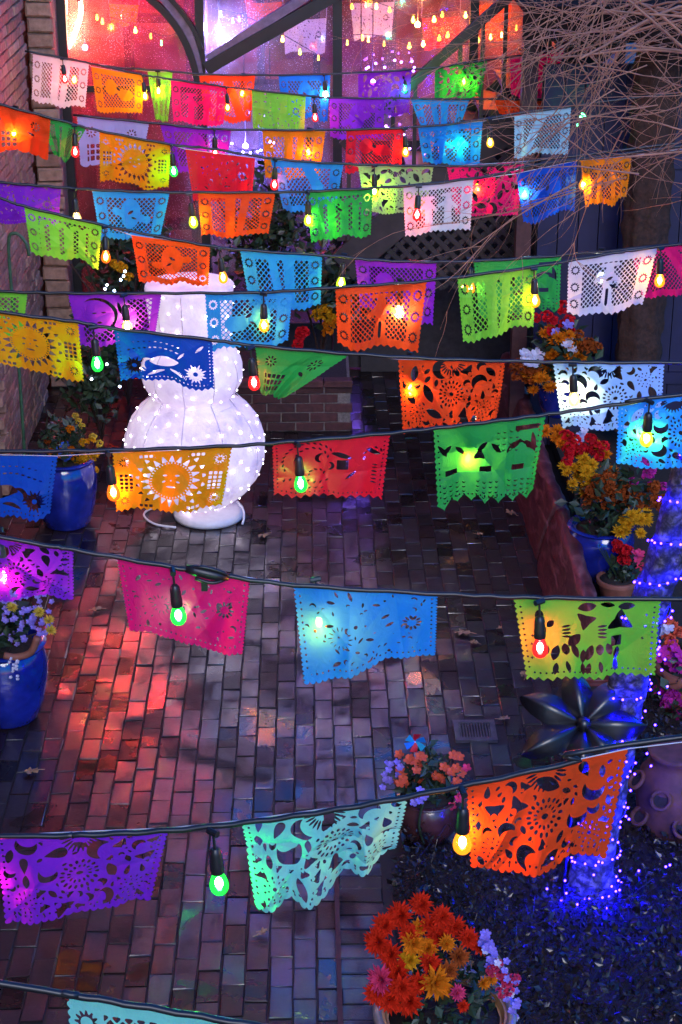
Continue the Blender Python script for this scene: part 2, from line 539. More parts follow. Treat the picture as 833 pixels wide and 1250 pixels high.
# front return of larger blocks, facing the camera
PX0 = -2.08
pil = empty('brick_pier', (PX0, 14.1, 0), 'pale rough brick pier beside the red lit window', 'pier')
g = G(); g.box((-2.085, 14.36, 2.0), (.18, .40, 4.0))
put('core', g, M_MORTARW, pil, False)
pb = [brick_geo(.20, .105, .05, 330 + k, .012, .006) for k in range(5)]
pbm = [b.mesh('brick', M_WALLB, False) for b in pb]
z = .06
ro = Matrix(((1, 0, 0), (0, 0, -1), (0, 1, 0))).to_euler()
row = 0
while z < 3.4:
    inst('brick', pbm[rnd.randrange(5)], pil, (-2.08 + .012 * (row % 2), 14.12 + rnd.uniform(-.008, .008), z), ro)
    z += .117; row += 1

# ---- back building: dark upper facade over the glazing (seen only as a reflection in the wet bricks)
back = empty('back_building', (0, YB, 0), 'dark facade rising above the glazed front', 'building')
g = G(); g.box((-2.6, YB + .25, 7.85), (2.75, .5, 8.2)); g.box((3.4, YB + .25, 5.35), (3.6, .5, 3.2))
put('upper_wall', g, M_BRICKTEX, back, False)
g = G(); g.box((0.5, YB + 2.2, 3.72), (7.0, 4.4, .10)); put('roof', g, M_DARK, back, False)
g = G(); g.box((-1.2, YB + 4.2, 1.8), (8, .1, 3.6)); put('room_wall', g, M_STONE, back, False)
g = G(); g.box((-2.3, YB + 2.3, 1.8), (.1, 4.0, 3.6)); put('side_wall', g, M_STONE, back, False)
g = G(); g.box((0, YB + 2.3, 3.63), (6.5, 4.0, .06)); put('room_ceiling', g, M_DARK, back, False)
g = G(); g.box((0, YB + 2.3, -.02), (6.5, 4.0, .06)); put('room_floor', g, M_WOODDK, back, False)

# ---- glazed front: posts, arch, brace, panes
front = empty('glazed_front', (-.6, YB, 0), 'black steel glazed front with arch and diagonal brace, glowing red inside', 'window')
def post(pxt, w, top=3.66, bot=0.0):
    p = at(pxt, 60, YB)
    gg = G(); gg.box((p.x, YB, (top + bot) / 2), (w, .09, top - bot)); put('post', gg, M_BLACKMETAL, front, False)
    return p.x
xs = [post(76, .10), post(245, .07), post(412, .075), post(578, .07)]
xs.append(xs[-1] + 1.2); g = G(); g.box((xs[-1], YB, 1.83), (.07, .09, 3.66)); put('post', g, M_BLACKMETAL, front, False)
for z in (.40, 2.42):
    for a, b in zip(xs[:-1], xs[1:]):
        if z > 1 and a != xs[0]: continue
        gg = G(); gg.box(((a + b) / 2, YB, z), (b - a - .085, .06, .05)); put('rail', gg, M_BLACKMETAL, front, False)
for a, b in zip(xs[:-1], xs[1:]):
    gg = G(); gg.box(((a + b) / 2, YB + .03, .19), (b - a - .085, .04, .36)); put('kick_panel', gg, M_DARK, front, False)
    gg = G(); gg.box(((a + b) / 2, YB + .008, 2.02), (b - a - .06, .012, 3.22)); put('pane', gg, M_GLASS, front, False)
# curved arch bar springing from the second post, with a lighter inner bar
def arch(pts, w, mat, dy, name='arch'):
    P = [at(x, y, YB + dy) for x, y in pts]
    P = [Vector(q) for q in crom(P, 6)]
    gg = G(); vs = []; fs = []
    for i, p in enumerate(P):
        t = (P[min(i + 1, len(P) - 1)] - P[max(i - 1, 0)]).normalized()
        n = Vector((-t.z, 0, t.x))
        for a, b in ((-1, -.04), (1, -.04), (1, .04), (-1, .04)):
            vs.append(p + n * (a * w / 2) + Vector((0, b, 0)))
    for i in range(len(P) - 1):
        for k in range(4):
            k2 = (k + 1) % 4; fs.append((i * 4 + k, i * 4 + k2, i * 4 + 4 + k2, i * 4 + 4 + k))
    gg.add(vs, fs); return put(name, gg, mat, front, False)
arch([(242, 100), (236, 76), (226, 50), (211, 26), (190, 4), (160, -18), (120, -34), (76, -42)], .055, M_BLACKMETAL, -.05)
arch([(246, 60), (240, 42), (228, 22), (212, 2), (190, -20)], .035, M_BLACKMETAL, -.045)
arch([(243, 90), (238, 64), (229, 38), (214, 14), (196, -8)], .07, M_STRUT, -.03)
arch([(252, 84), (300, 56), (350, 28), (400, -1), (450, -30)], .10, M_BLACKMETAL, -.05, 'diagonal_brace')
arch([(254, 72), (300, 42), (350, 11), (385, -12), (410, -28)], .07, M_STRUT, -.02, 'brace_flange')

# ---- lamps glowing inside
def lamp(px, py, Y, r, col, st, label, name='pendant_lamp', cat='lamp'):
    p = at(px, py, Y)
    e = empty(name, p, label, cat)
    g = G(); g.ball(p, r, 16, 10); put('globe', g, emit('glow_' + name + str(px), col, st), e)
    g = G(); g.tube([p + Vector((0, 0, r * .9)), (p.x, p.y, 3.60)], .006, 6); put('cord', g, M_CABLE, e)
    return e
lamp(118, -46, 15.2, .05, (1, .008, .02), 170, 'unseen red globe lamp added above the view to redden the left bay')  # out of view, added for red light in the bay and on the floor
lamp(104, 58, 14.82, .022, (1, .012, .03), 90, 'small red globe lamp right behind the left pane')
lamp(150, 22, 17.9, .03, (1, .06, .03), 120, 'small red globe lamp far back in the left bay')
lamp(268, 34, 14.80, .018, (.36, .28, 1), 380, 'violet globe lamp right behind the wedge shaped pane')
lamp(228, 40, 15.2, .02, (.35, .14, 1), 90, 'magenta globe lamp behind the arch')
lamp(330, 105, 17.9, .03, (1, .16, .08), 70, 'small orange red globe lamp deep inside the room')
lamp(510, 30, 15.1, .022, (1, .16, .04), 110, 'orange globe lamp in the middle of the third bay')
lamp(545, 48, 17.6, .03, (1, .05, .03), 120, 'red globe lamp far back in the third bay')
lamp(600, 18, 14.9, .025, (1, .10, .015), 110, 'deep orange globe lamp high in the right bay')
lamp(440, 292, 15.0, .03, (.22, .10, 1), 80, 'blue violet globe lamp low behind the third bay')
lamp(455, 100, 15.0, .02, (.32, .10, 1), 90, 'purple globe lamp behind the violet flags')
lamp(300, 178, 14.85, .02, (.20, .16, 1), 200, 'blue globe lamp low behind the second bay')
g = G(); g.box((xs[1], YB + 1.35, 1.8), (.08, 2.5, 3.58)); tag(put('glow_screen', g, M_STONE, None, False), 'screen added inside the room to keep the red light out of the violet bay', 'wall')  # added screen, confines the red glow to the left bay
# dark furniture and beams give the room depth
rm = empty('room_shelf', (-1.2, YB + 2.6, 0), 'dark shelf unit standing inside the glazed room', 'shelf')
for xx in (-1.75, -1.15, -.45, .1): g = G(); g.box((xx, YB + 3.2, 1.5), (.07, .3, 3.0)); put('upright', g, M_WOODDK, rm, False)
for zz in (.5, 1.2, 1.9, 2.55): g = G(); g.box((-.82, YB + 3.2, zz), (1.9, .28, .06)); put('shelf_board', g, M_WOODDK, rm, False)
bmw = empty('ceiling_beam', (0, YB + 1.6, 3.45), 'dark beam across the ceiling of the glazed room', 'beam')
g = G(); g.box((0, YB + 1.6, 3.42), (4.4, .16, .22)); put('beam', g, M_WOODDK, bmw, False)
g = G(); g.box((.75, YB + 1.7, 1.6), (.12, .12, 3.2)); put('prop', g, M_WOODDK, bmw, False)
# white-hot bent neon tube against the left pane
p0 = at(88, -10, YB + .12)
ne = empty('neon_tube', p0, 'bent neon tube glowing warm white at the left pane', 'neon')
g = G(); g.tube(crom([at(x, y, YB + .12) for x, y in ((96, -14), (99, 14), (92, 40), (82, 58), (80, 30), (79, -14))], 6), .017, 8)
put('tube', g, emit('neon_warm', (1, .55, .3), 6, False), ne)
g = G()
for x, y in ((97, 0), (80, 20)):
    q = at(x, y, YB + .07); g.box(q, (.02, .08, .02))
put('bracket', g, M_BLACKMETAL, ne, False)

# ---- low red brick planter behind the snowman
lp = gnd(334, 530); rp = gnd(432, 530)
plx0, plx1, ply = lp.x - .5, rp.x, lp.y
plan = empty('brick_planter', ((plx0 + plx1) / 2, ply, 0), 'low red brick planter wall behind the snowman', 'planter')
H = .40
g = G(); g.box(((plx0 + plx1) / 2, ply + .46, H / 2 - .01), (plx1 - plx0 - .05, .80, H - .02)); put('core', g, M_MORTARW, plan, False)
pw = [brick_geo(.215, .068, .05, 400 + k, .006, .003) for k in range(4)]
pwm = [b.mesh('brick', M_REDB, False) for b in pw]
for r_ in range(5):
    x = plx0 + .11 + (r_ % 2) * .112
    while x < plx1 - .05:
        inst('brick', pwm[rnd.randrange(4)], plan, (x, ply + .045 + rnd.uniform(-.004, .004), .04 + r_ * .078), ro)
        x += .226
cap = [brick_geo(.22, .10, .05, 420 + k, .006, .003).mesh('cap_brick', M_REDB, False) for k in range(2)]
x = plx0 + .1
while x < plx1:
    inst('cap_brick', cap[rnd.randrange(2)], plan, (x, ply + .06, H + .035), (0, 0, math.pi / 2 * 0))
    x += .228
g = G(); g.box(((plx0 + plx1) / 2, ply + .46, H + .006), (plx1 - plx0 - .1, .72, .03)); put('soil', g, M_SOIL, plan, False)

# ---- battered red stone bench-edge of the right-hand planter
def stone_edge():
    e = empty('stone_planter_edge', (1.35, 11, 0), 'rough reddish stone edge of the raised bed along the right side of the paving', 'planter')
    mat, nt, N, L, P, O = newmat('streaked_red_stone')
    tc = N.new('ShaderNodeTexCoord'); mp = N.new('ShaderNodeMapping'); mp.inputs['Scale'].default_value = (3, 3, 14)
    mp.inputs['Rotation'].default_value = (R(60), 0, R(10))
    n = N.new('ShaderNodeTexNoise'); n.inputs['Scale'].default_value = 1.6; n.inputs['Detail'].default_value = 7; n.inputs['Distortion'].default_value = 1.1
    L.new(tc.outputs['Object'], mp.inputs[0]); L.new(mp.outputs[0], n.inputs['Vector'])
    r = ramp(nt, n.outputs[0], [(.3, (.05, .012, .012)), (.55, (.12, .028, .027)), (.72, (.30, .11, .11))])
    L.new(r.outputs[0], P.inputs['Base Color']); P.inputs['Roughness'].default_value = .4
    L.new(bump_from(nt, n.outputs[0], .5, .02), P.inputs['Normal'])
    ys = [8.75, 10.6, 12.2, 13.9]
    for a, b in zip(ys[:-1], ys[1:]):
        gg = G(); n1, n2 = 26, 10; vs = []; fs = []
        prof = [(x_ + .20, z_) for x_, z_ in [(1.29, -.02), (1.31, .12), (1.345, .25), (1.385, .35), (1.40, .385), (1.43, .40), (1.46, .40), (1.49, .38), (1.50, .3), (1.50, -.02)]]
        for i in range(n1 + 1):
            t = i / n1; y = a + .006 + (b - a - .012) * t
            for j, (x, z) in enumerate(prof):
                w = .008 * math.sin(y * 3 + j * .3) + .005 * math.sin(y * 9 + j * .7) + .003 * math.sin(y * 31 + j * 1.9)
                ends = .02 * max(0, 1 - min(t, 1 - t) * 18)
                vs.append((x + w + ends * .5, y, z - (ends if z > .1 else 0) + w * .3))
        m = len(prof)
        for i in range(n1):
            for j in range(m - 1):
                fs.append((i * m + j, (i + 1) * m + j, (i + 1) * m + j + 1, i * m + j + 1))
        fs.append(tuple(range(m))); fs.append(tuple(n1 * m + j for j in range(m - 1, -1, -1)))
        gg.add(vs, fs); put('stone', gg, mat, e)
    return e
stone_edge()
g = G(); g.box((2.72, 11.2, .0), (1.7, 5.2, .22)); tag(put('raised_bed', g, M_SOIL, None, False), kind='structure')

# ---- stairs with lattice skirt at the back right
YS = 13.45
st = empty('staircase', at(560, 300, YS), 'dark timber staircase climbing to the right behind the bare twigs', 'stairs')
a, b = at(418, 326, YS), at(745, 40, YS)
g = G(); g.beam(a, b, .26, .06, (0, 1, 0)); put('stringer', g, M_WOODDK, st, False)
g = G(); g.beam(a + Vector((0, .9, 0)), b + Vector((0, .9, 0)), .26, .06, (0, 1, 0)); put('stringer', g, M_WOODDK, st, False)
dirv = (b - a)
for k in range(11):
    p = a + dirv * ((k + .5) / 11) + Vector((0, .45, .14))
    g = G(); g.box(p, (.26, .84, .04)); put('tread', g, M_WOODDK, st, False)
hr = Vector((0, 0, .95))
g = G(); g.beam(a + hr, b + hr, .07, .06, (0, 1, 0)); put('handrail', g, M_WOODDK, st, False)
for k in range(12):
    p = a + dirv * ((k + .3) / 12); g = G(); g.beam(p + Vector((0, 0, .1)), p + hr, .03, .03); put('baluster', g, M_WOODDK, st, False)
# lattice of crossed slats under the stringer, clipped to its triangle
lat = empty('lattice_panel', at(600, 330, YS), 'dark diagonal lattice panel under the staircase', 'lattice')
x0, x1 = at(470, 300, YS).x, at(660, 300, YS).x
zlow = at(600, 352, YS).z
def stringz(x): return a.z + (b.z - a.z) * (x - a.x) / (b.x - a.x) - .12
for dsign, yy in ((1, .0), (-1, -.016)):
    k = -30
    while k < 40:
        c = x0 + k * .115
        seg = []
        for i in range(121):
            z = zlow + 2.2 * i / 120
            x = c + dsign * (z - zlow)
            if x0 < x < x1 and z < stringz(x): seg.append((x, YS + .02 + yy, z))
        if len(seg) > 6:
            g = G(); g.beam(seg[0], seg[-1], .038, .012, (0, 1, 0)); put('slat', g, M_WOODDK, lat, False)
        k += 1
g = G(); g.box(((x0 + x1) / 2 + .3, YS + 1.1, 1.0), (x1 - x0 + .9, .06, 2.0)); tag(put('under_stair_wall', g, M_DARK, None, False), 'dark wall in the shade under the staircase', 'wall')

# ---- upper landing, added to shade the planks in the rear right corner
ld = empty('shade_deck', (2.9, 13.2, 3.3), 'dark timber landing added above the indigo planks to shade them, behind the twigs', 'deck')
for k in range(20):
    g = G(); g.box((3.0, 11.75 + k * .15, 3.42), (3.2, .142, .035)); put('board', g, M_DECK, ld, False)
g = G(); g.box((3.0, 11.66, 3.33), (3.2, .05, .22)); put('fascia', g, M_DECK, ld, False)
for xx in (1.75, 2.6, 3.4):
    g = G(); g.box((xx, 13.1, 3.33), (.06, 2.8, .14)); put('joist', g, M_DECK, ld, False)
g = G(); g.box((4.4, 11.72, 1.6), (.12, .12, 3.3)); put('post', g, M_DECK, ld, False)
# ---- indigo plank wall at the right rear
YI = 12.75
xi0 = at(655, 300, YI).x
ind = empty('plank_wall', (xi0 + .8, YI, 0), 'indigo painted plank wall at the rear right', 'wall')
x = xi0
while x < xi0 + 3.0:
    w = .15
    g = G(); g.box((x + w / 2, YI + rnd.uniform(-.006, .006), 1.45), (w - .008, .03, 2.9)); put('plank', g, M_INDIGO, ind, False)
    x += w
g = G(); g.box((xi0 + 1.5, YI + .06, 1.45), (3.0, .04, 2.86)); put('backing', g, M_DARK, ind, False)
for zz in (.55, 2.2):
    g = G(); g.box((xi0 + 1.5, YI - .035, zz), (3.0, .03, .09)); put('rail', g, M_INDIGO, ind, False)
g = G(); q = at(638, 300, YI); g.box((q.x, YI, 1.62), (.11, .11, 3.24)); tag(put('timber_post', g, simple('red_brown_post', (.07, .022, .02), .6), None, False), 'reddish brown timber post at the end of the indigo planks', 'post')

# fibrous trunk in front of the planks
tb = at(776, 470, 12.3)
g = G(); vs = []; fs = []
nn, mm = 28, 60
for j in range(mm + 1):
    z = 2.9 * j / mm
    for i in range(nn):
        an = 2 * math.pi * i / nn
        r = .15 + .012 * math.sin(an * 7 + z * 3) + .010 * math.sin(an * 13 - z * 9) + .012 * (math.sin(z * 34 + an * 2) > .3)
        vs.append((tb.x + r * math.cos(an), tb.y + r * math.sin(an), .3 + z))
for j in range(mm):
    for i in range(nn):
        i2 = (i + 1) % nn; fs.append((j * nn + i, j * nn + i2, (j + 1) * nn + i2, (j + 1) * nn + i))
g.add(vs, fs)
pt = empty('palm_tree', (tb.x, tb.y, .3), 'shaggy brown palm trunk in front of the indigo planks', 'tree')
put('trunk', g, M_TRUNKBR, pt)

# ================================================================== STRING LIGHTS AND CUT-PAPER FLAGS
PC = {  # paper colours
 'white': (.72, .78, .80), 'lav': (.45, .48, .78), 'amber': (.95, .30, .008), 'yellow': (.95, .36, .006), 'pink': (.97, .012, .17),
 'lime': (.21, .72, .05), 'green': (.03, .46, .07), 'purple': (.27, .025, .62), 'blue': (.012, .25, .80), 'deepblue': (.008, .09, .55),
 'orange': (.93, .085, .012), 'red': (.88, .015, .035), 'pale_turquoise': (.36, .72, .76), 'palegreen': (.42, .66, .22), 'mint': (.26, .80, .62),
 'paleblue': (.38, .70, .86), 'sky': (.03, .36, .86)}
PM = {k: paper_mat('paper_' + k, c) for k, c in PC.items()}
PMC = {}
def clear_paper(k):      # thin spots: a bulb behind shows through
    if k not in PMC: PMC[k] = paper_mat('thin_paper_' + k, PC[k], .07)
    return PMC[k]
BC = {  # bulb glass tints
 'red': (1, .03, .03), 'orange': (1, .20, .015), 'amber': (1, .36, .02), 'yellow': (1, .55, .05), 'green': (.03, 1, .10), 'yelgreen': (.60, .95, .04),
 'teal': (.03, .9, .45), 'warmwhite': (1, .72, .30), 'white': (.85, .95, .85), 'cyan': (.35, .9, 1), 'magenta': (1, .05, .35)}
BM = {k: bulb_glass('bulb_glass_' + k, c, .11) for k, c in BC.items()}
M_FIL = emit('filament_glow', (1, .93, .80), 55)

W = 1.55
def ell(x, y, a, b): return (np.hypot(x / a, y / b) - 1) * min(a, b)
def rotc(X, Y, cx, cy, an):
    c, s = math.cos(an), math.sin(an); x = X - cx; y = Y - cy
    return x * c + y * s, -x * s + y * c
def lens(X, Y, cx, cy, l, w, an):
    x, y = rotc(X, Y, cx, cy, an)
    rr = (l * l + w * w) / (2 * w)
    return np.maximum(np.hypot(x, y - (rr - w)) - rr, np.hypot(x, y + (rr - w)) - rr)
def drop(X, Y, cx, cy, l, w, an):
    x, y = rotc(X, Y, cx, cy, an)
    k = np.clip((x / l + 1) / 2, .02, 1)
    return (np.hypot(x / l, y / (w * (k ** .8 + .05))) - 1) * w
def cres(X, Y, cx, cy, r, th, an):
    x, y = rotc(X, Y, cx, cy, an)
    return np.maximum(np.hypot(x, y) - r, -(np.hypot(x - th, y) - r * .96))
def petals(X, Y, cx, cy, n, r0, a, b, ph=0):
    x = X - cx; y = Y - cy; s = 2 * math.pi / n
    t = (np.arctan2(y, x) - ph + s / 2) % s - s / 2; r = np.hypot(x, y)
    return ell(r * np.cos(t) - r0, r * np.sin(t), a, b)
def wedges(X, Y, cx, cy, n, r0, r1, k=.6, ph=0):
    x = X - cx; y = Y - cy; s = 2 * math.pi / n
    t = (np.arctan2(y, x) - ph + s / 2) % s - s / 2; r = np.hypot(x, y)
    return np.maximum(np.maximum(r0 - r, r - r1), np.abs(r * np.sin(t)) - k * (r1 - r) * .8 - .006)
def boxs(X, Y, x0, y0, x1, y1): return np.maximum(np.maximum(x0 - X, X - x1), np.maximum(y0 - Y, Y - y1))
def lattice(X, Y, p, w):
    s = (X + Y) / p; t = (X - Y) / p
    return (np.maximum(np.abs(s - np.floor(s) - .5), np.abs(t - np.floor(t) - .5)) - (.5 - w)) * p * .7
def grid(X, Y, p, w):
    s = X / p; t = Y / p
    return (np.maximum(np.abs(s - np.floor(s) - .5), np.abs(t - np.floor(t) - .5)) - (.5 - w)) * p
def cap(X, Y, x0, y0, x1, y1, r):
    dx, dy = x1 - x0, y1 - y0; L2 = dx * dx + dy * dy + 1e-9
    t = np.clip(((X - x0) * dx + (Y - y0) * dy) / L2, 0, 1)
    return np.hypot(X - x0 - t * dx, Y - y0 - t * dy) - r
def person(X, Y, cx, s=1.0, by=.86):
    f = np.hypot(X - cx, Y - (by - .60 * s)) - .055 * s
    f = np.minimum(f, ell(X - cx, Y - (by - .645 * s), .11 * s, .022 * s))
    f = np.minimum(f, cap(X, Y, cx, by - .5 * s, cx, by - .30 * s, .075 * s))
    f = np.minimum(f, cap(X, Y, cx - .03 * s, by - .28 * s, cx - .06 * s, by, .035 * s))
    f = np.minimum(f, cap(X, Y, cx + .03 * s, by - .28 * s, cx + .06 * s, by, .035 * s))
    f = np.minimum(f, cap(X, Y, cx - .06 * s, by - .48 * s, cx - .2 * s, by - .36 * s, .025 * s))
    f = np.minimum(f, cap(X, Y, cx + .06 * s, by - .48 * s, cx + .22 * s, by - .42 * s, .025 * s))
    return f
def tri(t): return np.abs((t - np.floor(t)) * 2 - 1)

def flag_sdf(kind, X, Y, seed):
    r = random.Random(seed)
    nb = {'lattice': 13, 'sun': 17, 'floral': 19, 'dash': 12, 'skirt': 7, 'sparse': 21, 'figures': 15, 'bird': 15, 'fig': 12, 'face': 14, 'arch': 12, 'plain': 6}.get(kind, 14)
    ta = {'skirt': .085, 'dash': .06, 'plain': .05}.get(kind, .042)
    ns = 16 if kind not in ('sparse',) else 22
    if kind in ('floral', 'sparse', 'plain'):
        bot = ta * (1 - np.sqrt(np.clip(1 - (2 * ((X / W * nb) % 1) - 1) ** 2, 0, 1)))
    else:
        bot = ta * tri(X / W * nb + .5) if kind != 'skirt' else ta * tri(X / W * nb) ** .7
    side = .028 * np.abs(np.sin(Y * ns * math.pi)) ** .7
    d = np.minimum(np.minimum(X - .028 + side, W - .028 - X + side), np.minimum(Y + .02, 1 - Y - bot))
    H = []
    def F(cx, cy, rad, n=9, inner=True):
        H.append(petals(X, Y, cx, cy, n, rad * .68, rad * .26, rad * .13))
        if inner: H.append(np.hypot(X - cx, Y - cy) - rad * .16)
    if kind in ('lattice', 'fig', 'arch'):
        p = .088 if seed % 2 else .10
        reg = boxs(X, Y, .26, .12, W - .26, .86)
        v = seed % 5
        if kind == 'fig': fg = person(X, Y, W * .5 + .02, 1.05, .85)
        elif kind == 'arch':
            fg = np.full_like(X, 9.)
            for cx in (.42, .72, 1.02, 1.28):
                fg = np.minimum(fg, np.abs(np.maximum(np.hypot(X - cx, np.minimum(Y - .32, 0)), 0) - .10) - .035)
        elif v == 0: fg = np.minimum(ell(X - W * .5, Y - .45, .2, .3), cap(X, Y, .4, .6, 1.1, .4, .06))
        elif v == 1: fg = np.minimum(cap(X, Y, W * .42, .1, W * .42, .9, .09), cap(X, Y, W * .62, .15, W * .56, .9, .07))
        elif v == 2: fg = np.minimum(ell(X - .55, Y - .4, .16, .17), np.minimum(ell(X - 1.0, Y - .55, .2, .13), cap(X, Y, .5, .45, 1.05, .5, .07)))
        elif v == 3: fg = np.minimum(person(X, Y, .55, .95), person(X, Y, 1.0, .9))
        else: fg = cap(X, Y, .3, .95, W * .5, .1, .10)
        H.append(np.maximum(lattice(X, Y, p, .13), np.maximum(reg, -fg + .012)))
        if kind == 'fig': H.append(np.maximum(boxs(X, Y, W * .5 - .02, .58, W * .5 + .06, .84), cap(X, Y, W * .5 + .02, .6, W * .5 + .02, .9, .028)))
        for yy in (.2, .5, .8):
            for xx in (.135, W - .135):
                H.append(wedges(X, Y, xx, yy, 12, .045, .09, .28))
        if v in (0, 2):
            H.append(lens(X, Y, W * .5, .42, .07, .03, .5)); H.append(lens(X, Y, W * .45, .55, .07, .02, -.4))
    elif kind == 'sun':
        c = (W * .5, .49)
        H.append(wedges(X, Y, *c, 20, .30, .40, .42))
        H.append(np.maximum(petals(X, Y, *c, 40, .275, .018, .008), -1))
        for s in (-1, 1):
            H.append(lens(X, Y, c[0] + s * .085, .42, .035, .014, 0)); H.append(lens(X, Y, c[0] + s * .10, .52, .03, .012, .4 * s))
        H.append(lens(X, Y, c[0], .60, .07, .014, 0)); H.append(np.hypot(X - c[0], Y - .5) - .012)
        far = np.hypot(X - c[0], Y - c[1])
        for sx in (.14, W - .14):
            for sy in (.18, .82):
                H.append(petals(X, Y, sx, sy, 10, .05, .022, .009)); H.append(petals(X, Y, sx, sy, 22, .088, .006, .006))
        for sgn in (0, 1):
            xa = .07 if sgn == 0 else W - .27
            H.append(np.maximum(grid(X - xa, Y - .36, .068, .16), boxs(X, Y, xa, .36, xa + .204, .66)))
            for yy in (.05, .885):
                xb = .34 if sgn == 0 else W - .34 - .19
                H.append(np.maximum(grid(X - xb, Y - yy, .065, .16), boxs(X, Y, xb, yy, xb + .195, yy + .065)))
        H.append(np.maximum(wedges(X, Y, *c, 20, .435, .50, .5, math.pi / 20), boxs(X, Y, .3, .1, W - .3, .87)))
    elif kind == 'floral':
        ros = [(W * .5 + r.uniform(-.12, .12), .5 + r.uniform(-.08, .08), .20), (.25, .76, .13), (W - .25, .74, .13)]
        if r.random() < .6: ros.append((r.choice([.26, W - .26]), .26, .13))
        for i, (cx, cy_, rd) in enumerate(ros):
            n = 18 if i == 0 else 11
            H.append(petals(X, Y, cx, cy_, n, rd * .82, rd * .12, rd * .075)); H.append(petals(X, Y, cx, cy_, n - 4, rd * .5, rd * .10, rd * .06, .2))
            H.append(lens(X, Y, cx, cy_, rd * .18, rd * .13, .4))
        pl = [q for q in ros]
        for smin, smax, lim in ((.10, .145, 9), (.055, .09, 22), (.025, .045, 46)):
            tries = 0; got = 0
            while got < lim and tries < 900:
                tries += 1
                x, y = r.uniform(.10, W - .10), r.uniform(.08, .90); s = r.uniform(smin, smax)
                if x - s * .8 < .05 or x + s * .8 > W - .05 or y + s * .6 > .95 or y - s * .6 < .03: continue
                if all(math.hypot(x - a, y - b) > c * .97 + s * .86 for a, b, c in pl):
                    pl.append((x, y, s)); got += 1; a = math.atan2(y - ros[0][1], x - ros[0][0]) + math.pi / 2 + r.uniform(-.5, .5)
                    q = r.random()
                    if q < .35: H.append(lens(X, Y, x, y, s * .98, s * .46, a))
                    elif q < .60: H.append(cres(X, Y, x, y, s * .9, s * .75, a))
                    elif q < .80: H.append(drop(X, Y, x, y, s * .9, s * .55, a))
                    else:
                        t3 = wedges(X, Y, x, y, 3, -1, s * 1.0, .8, a); H.append(np.maximum(t3, -(np.hypot(X - x - s * .5 * math.cos(a), Y - y - s * .5 * math.sin(a)) - s * .28)))
        for k in range(9):
            H.append(drop(X, Y, .12 + k * (W - .24) / 8, .94 if k % 2 else .93, .02, .012, 1.57))
        # fan at the top
        H.append(np.maximum(petals(X, Y, W * .5, .02, 26, .15, .055, .011), -(Y - .03)))
    elif kind == 'dash':
        for cx, cy_, r0, n, a0, a1 in ((1.02, .34, .22, 9, -2.9, .3), (1.05, .40, .36, 14, -2.7, .35), (.95, .60, .10, 5, -3, 0), (.2, .3, .12, 5, -2.6, .2)):
            for k in range(n):
                a = a0 + (a1 - a0) * k / (n - 1)
                H.append(drop(X, Y, cx + r0 * math.cos(a), cy_ + r0 * math.sin(a), .036, .018, a + 1.2))
        for k in range(8): H.append(drop(X, Y, .80 + k * .085, .70 + .03 * math.sin(k), .032, .018, .9))
        for k in range(6): H.append(drop(X, Y, .86 + k * .085, .83, .03, .016, .6))
        for k in range(6): H.append(lens(X, Y, .16, .46 + k * .055, .05, .012, -.3))
        H += [lens(X, Y, .62, .28, .16, .04, -.35), boxs(X, Y, .52, .36, .68, .52), lens(X, Y, .48, .62, .10, .02, .7), lens(X, Y, .2, .24, .12, .03, -.5), cres(X, Y, .78, .46, .07, .04, 0), cres(X, Y, .9, .3, .08, .05, 3)]
    elif kind == 'skirt':
        for cx in (.28, .80, 1.28):
            H += [boxs(X, Y, cx - .13, .55, cx + .05, .62), lens(X, Y, cx - .1, .3, .09, .03, -.7), lens(X, Y, cx + .1, .33, .10, .03, .7)]
            for j in range(4):
                for k in range(4): H.append(cres(X, Y, cx - .15 + k * .1, .72 + j * .06 + .01 * (k % 2), .03, .013, -1.57))
        H += [boxs(X, Y, 1.15, .08, 1.48, .14), lens(X, Y, 1.43, .3, .13, .035, 1.3), lens(X, Y, .12, .3, .1, .03, .9), wedges(X, Y, .66, .40, 3, -1, .10, .8, .6)]
        for j in range(4):
            for k in range(4): H.append(cres(X, Y, .92 + k * .09, .13 + j * .075, .028, .012, -1.57))
        for k in range(7):
            a = 3.4 + k * .38; H.append(lens(X, Y, 1.22 + .15 * math.cos(a), .42 + .15 * math.sin(a), .035, .014, a + 1.57))
    elif kind == 'sparse':
        n = 0; pl = []
        while n < 58:
            x, y = r.uniform(.1, W - .1), r.uniform(.06, .90); s = r.uniform(.016, .062)
            if all(math.hypot(x - a, y - b) > c * .8 + s * .8 + .012 for a, b, c in pl):
                pl.append((x, y, s)); n += 1
                q = r.random(); a = r.uniform(0, 3.14)
                H.append(lens(X, Y, x, y, s, s * .36, a) if q < .55 else cres(X, Y, x, y, s * .8, s * .45, a) if q < .85 else np.hypot(X - x, Y - y) - s * .35)
        F(W * .82, .45, .12, 11, False)
        H.append(petals(X, Y, W * .3, .55, 14, .11, .03, .006))
    elif kind == 'figures':
        lens_ = lens
        def Lz(X, Y, x, y, l, w, a): return lens_(X, Y, x, y, l * 1.15, w * 1.55, a)
        for cx, s in ((.62, 1.0), (1.02, .92)):
            for k in range(3):
                H.append(Lz(X, Y, cx - .17 - .03 * k, .70 + .0 * k, .075, .025, 1.45)) if k == 0 else None
            H += [Lz(X, Y, cx - .08, .63, .08, .026, 1.9), Lz(X, Y, cx + .03, .62, .06, .03, 1.57), Lz(X, Y, cx + .15, .66, .09, .03, 1.2), Lz(X, Y, cx - .16, .86, .07, .02, 1.6), Lz(X, Y, cx + .02, .84, .07, .018, 1.75), Lz(X, Y, cx + .17, .86, .065, .022, 1.3)]
            for k in range(4): H.append(Lz(X, Y, cx, .33 + k * .045, .05, .010, .2 - .1 * k))
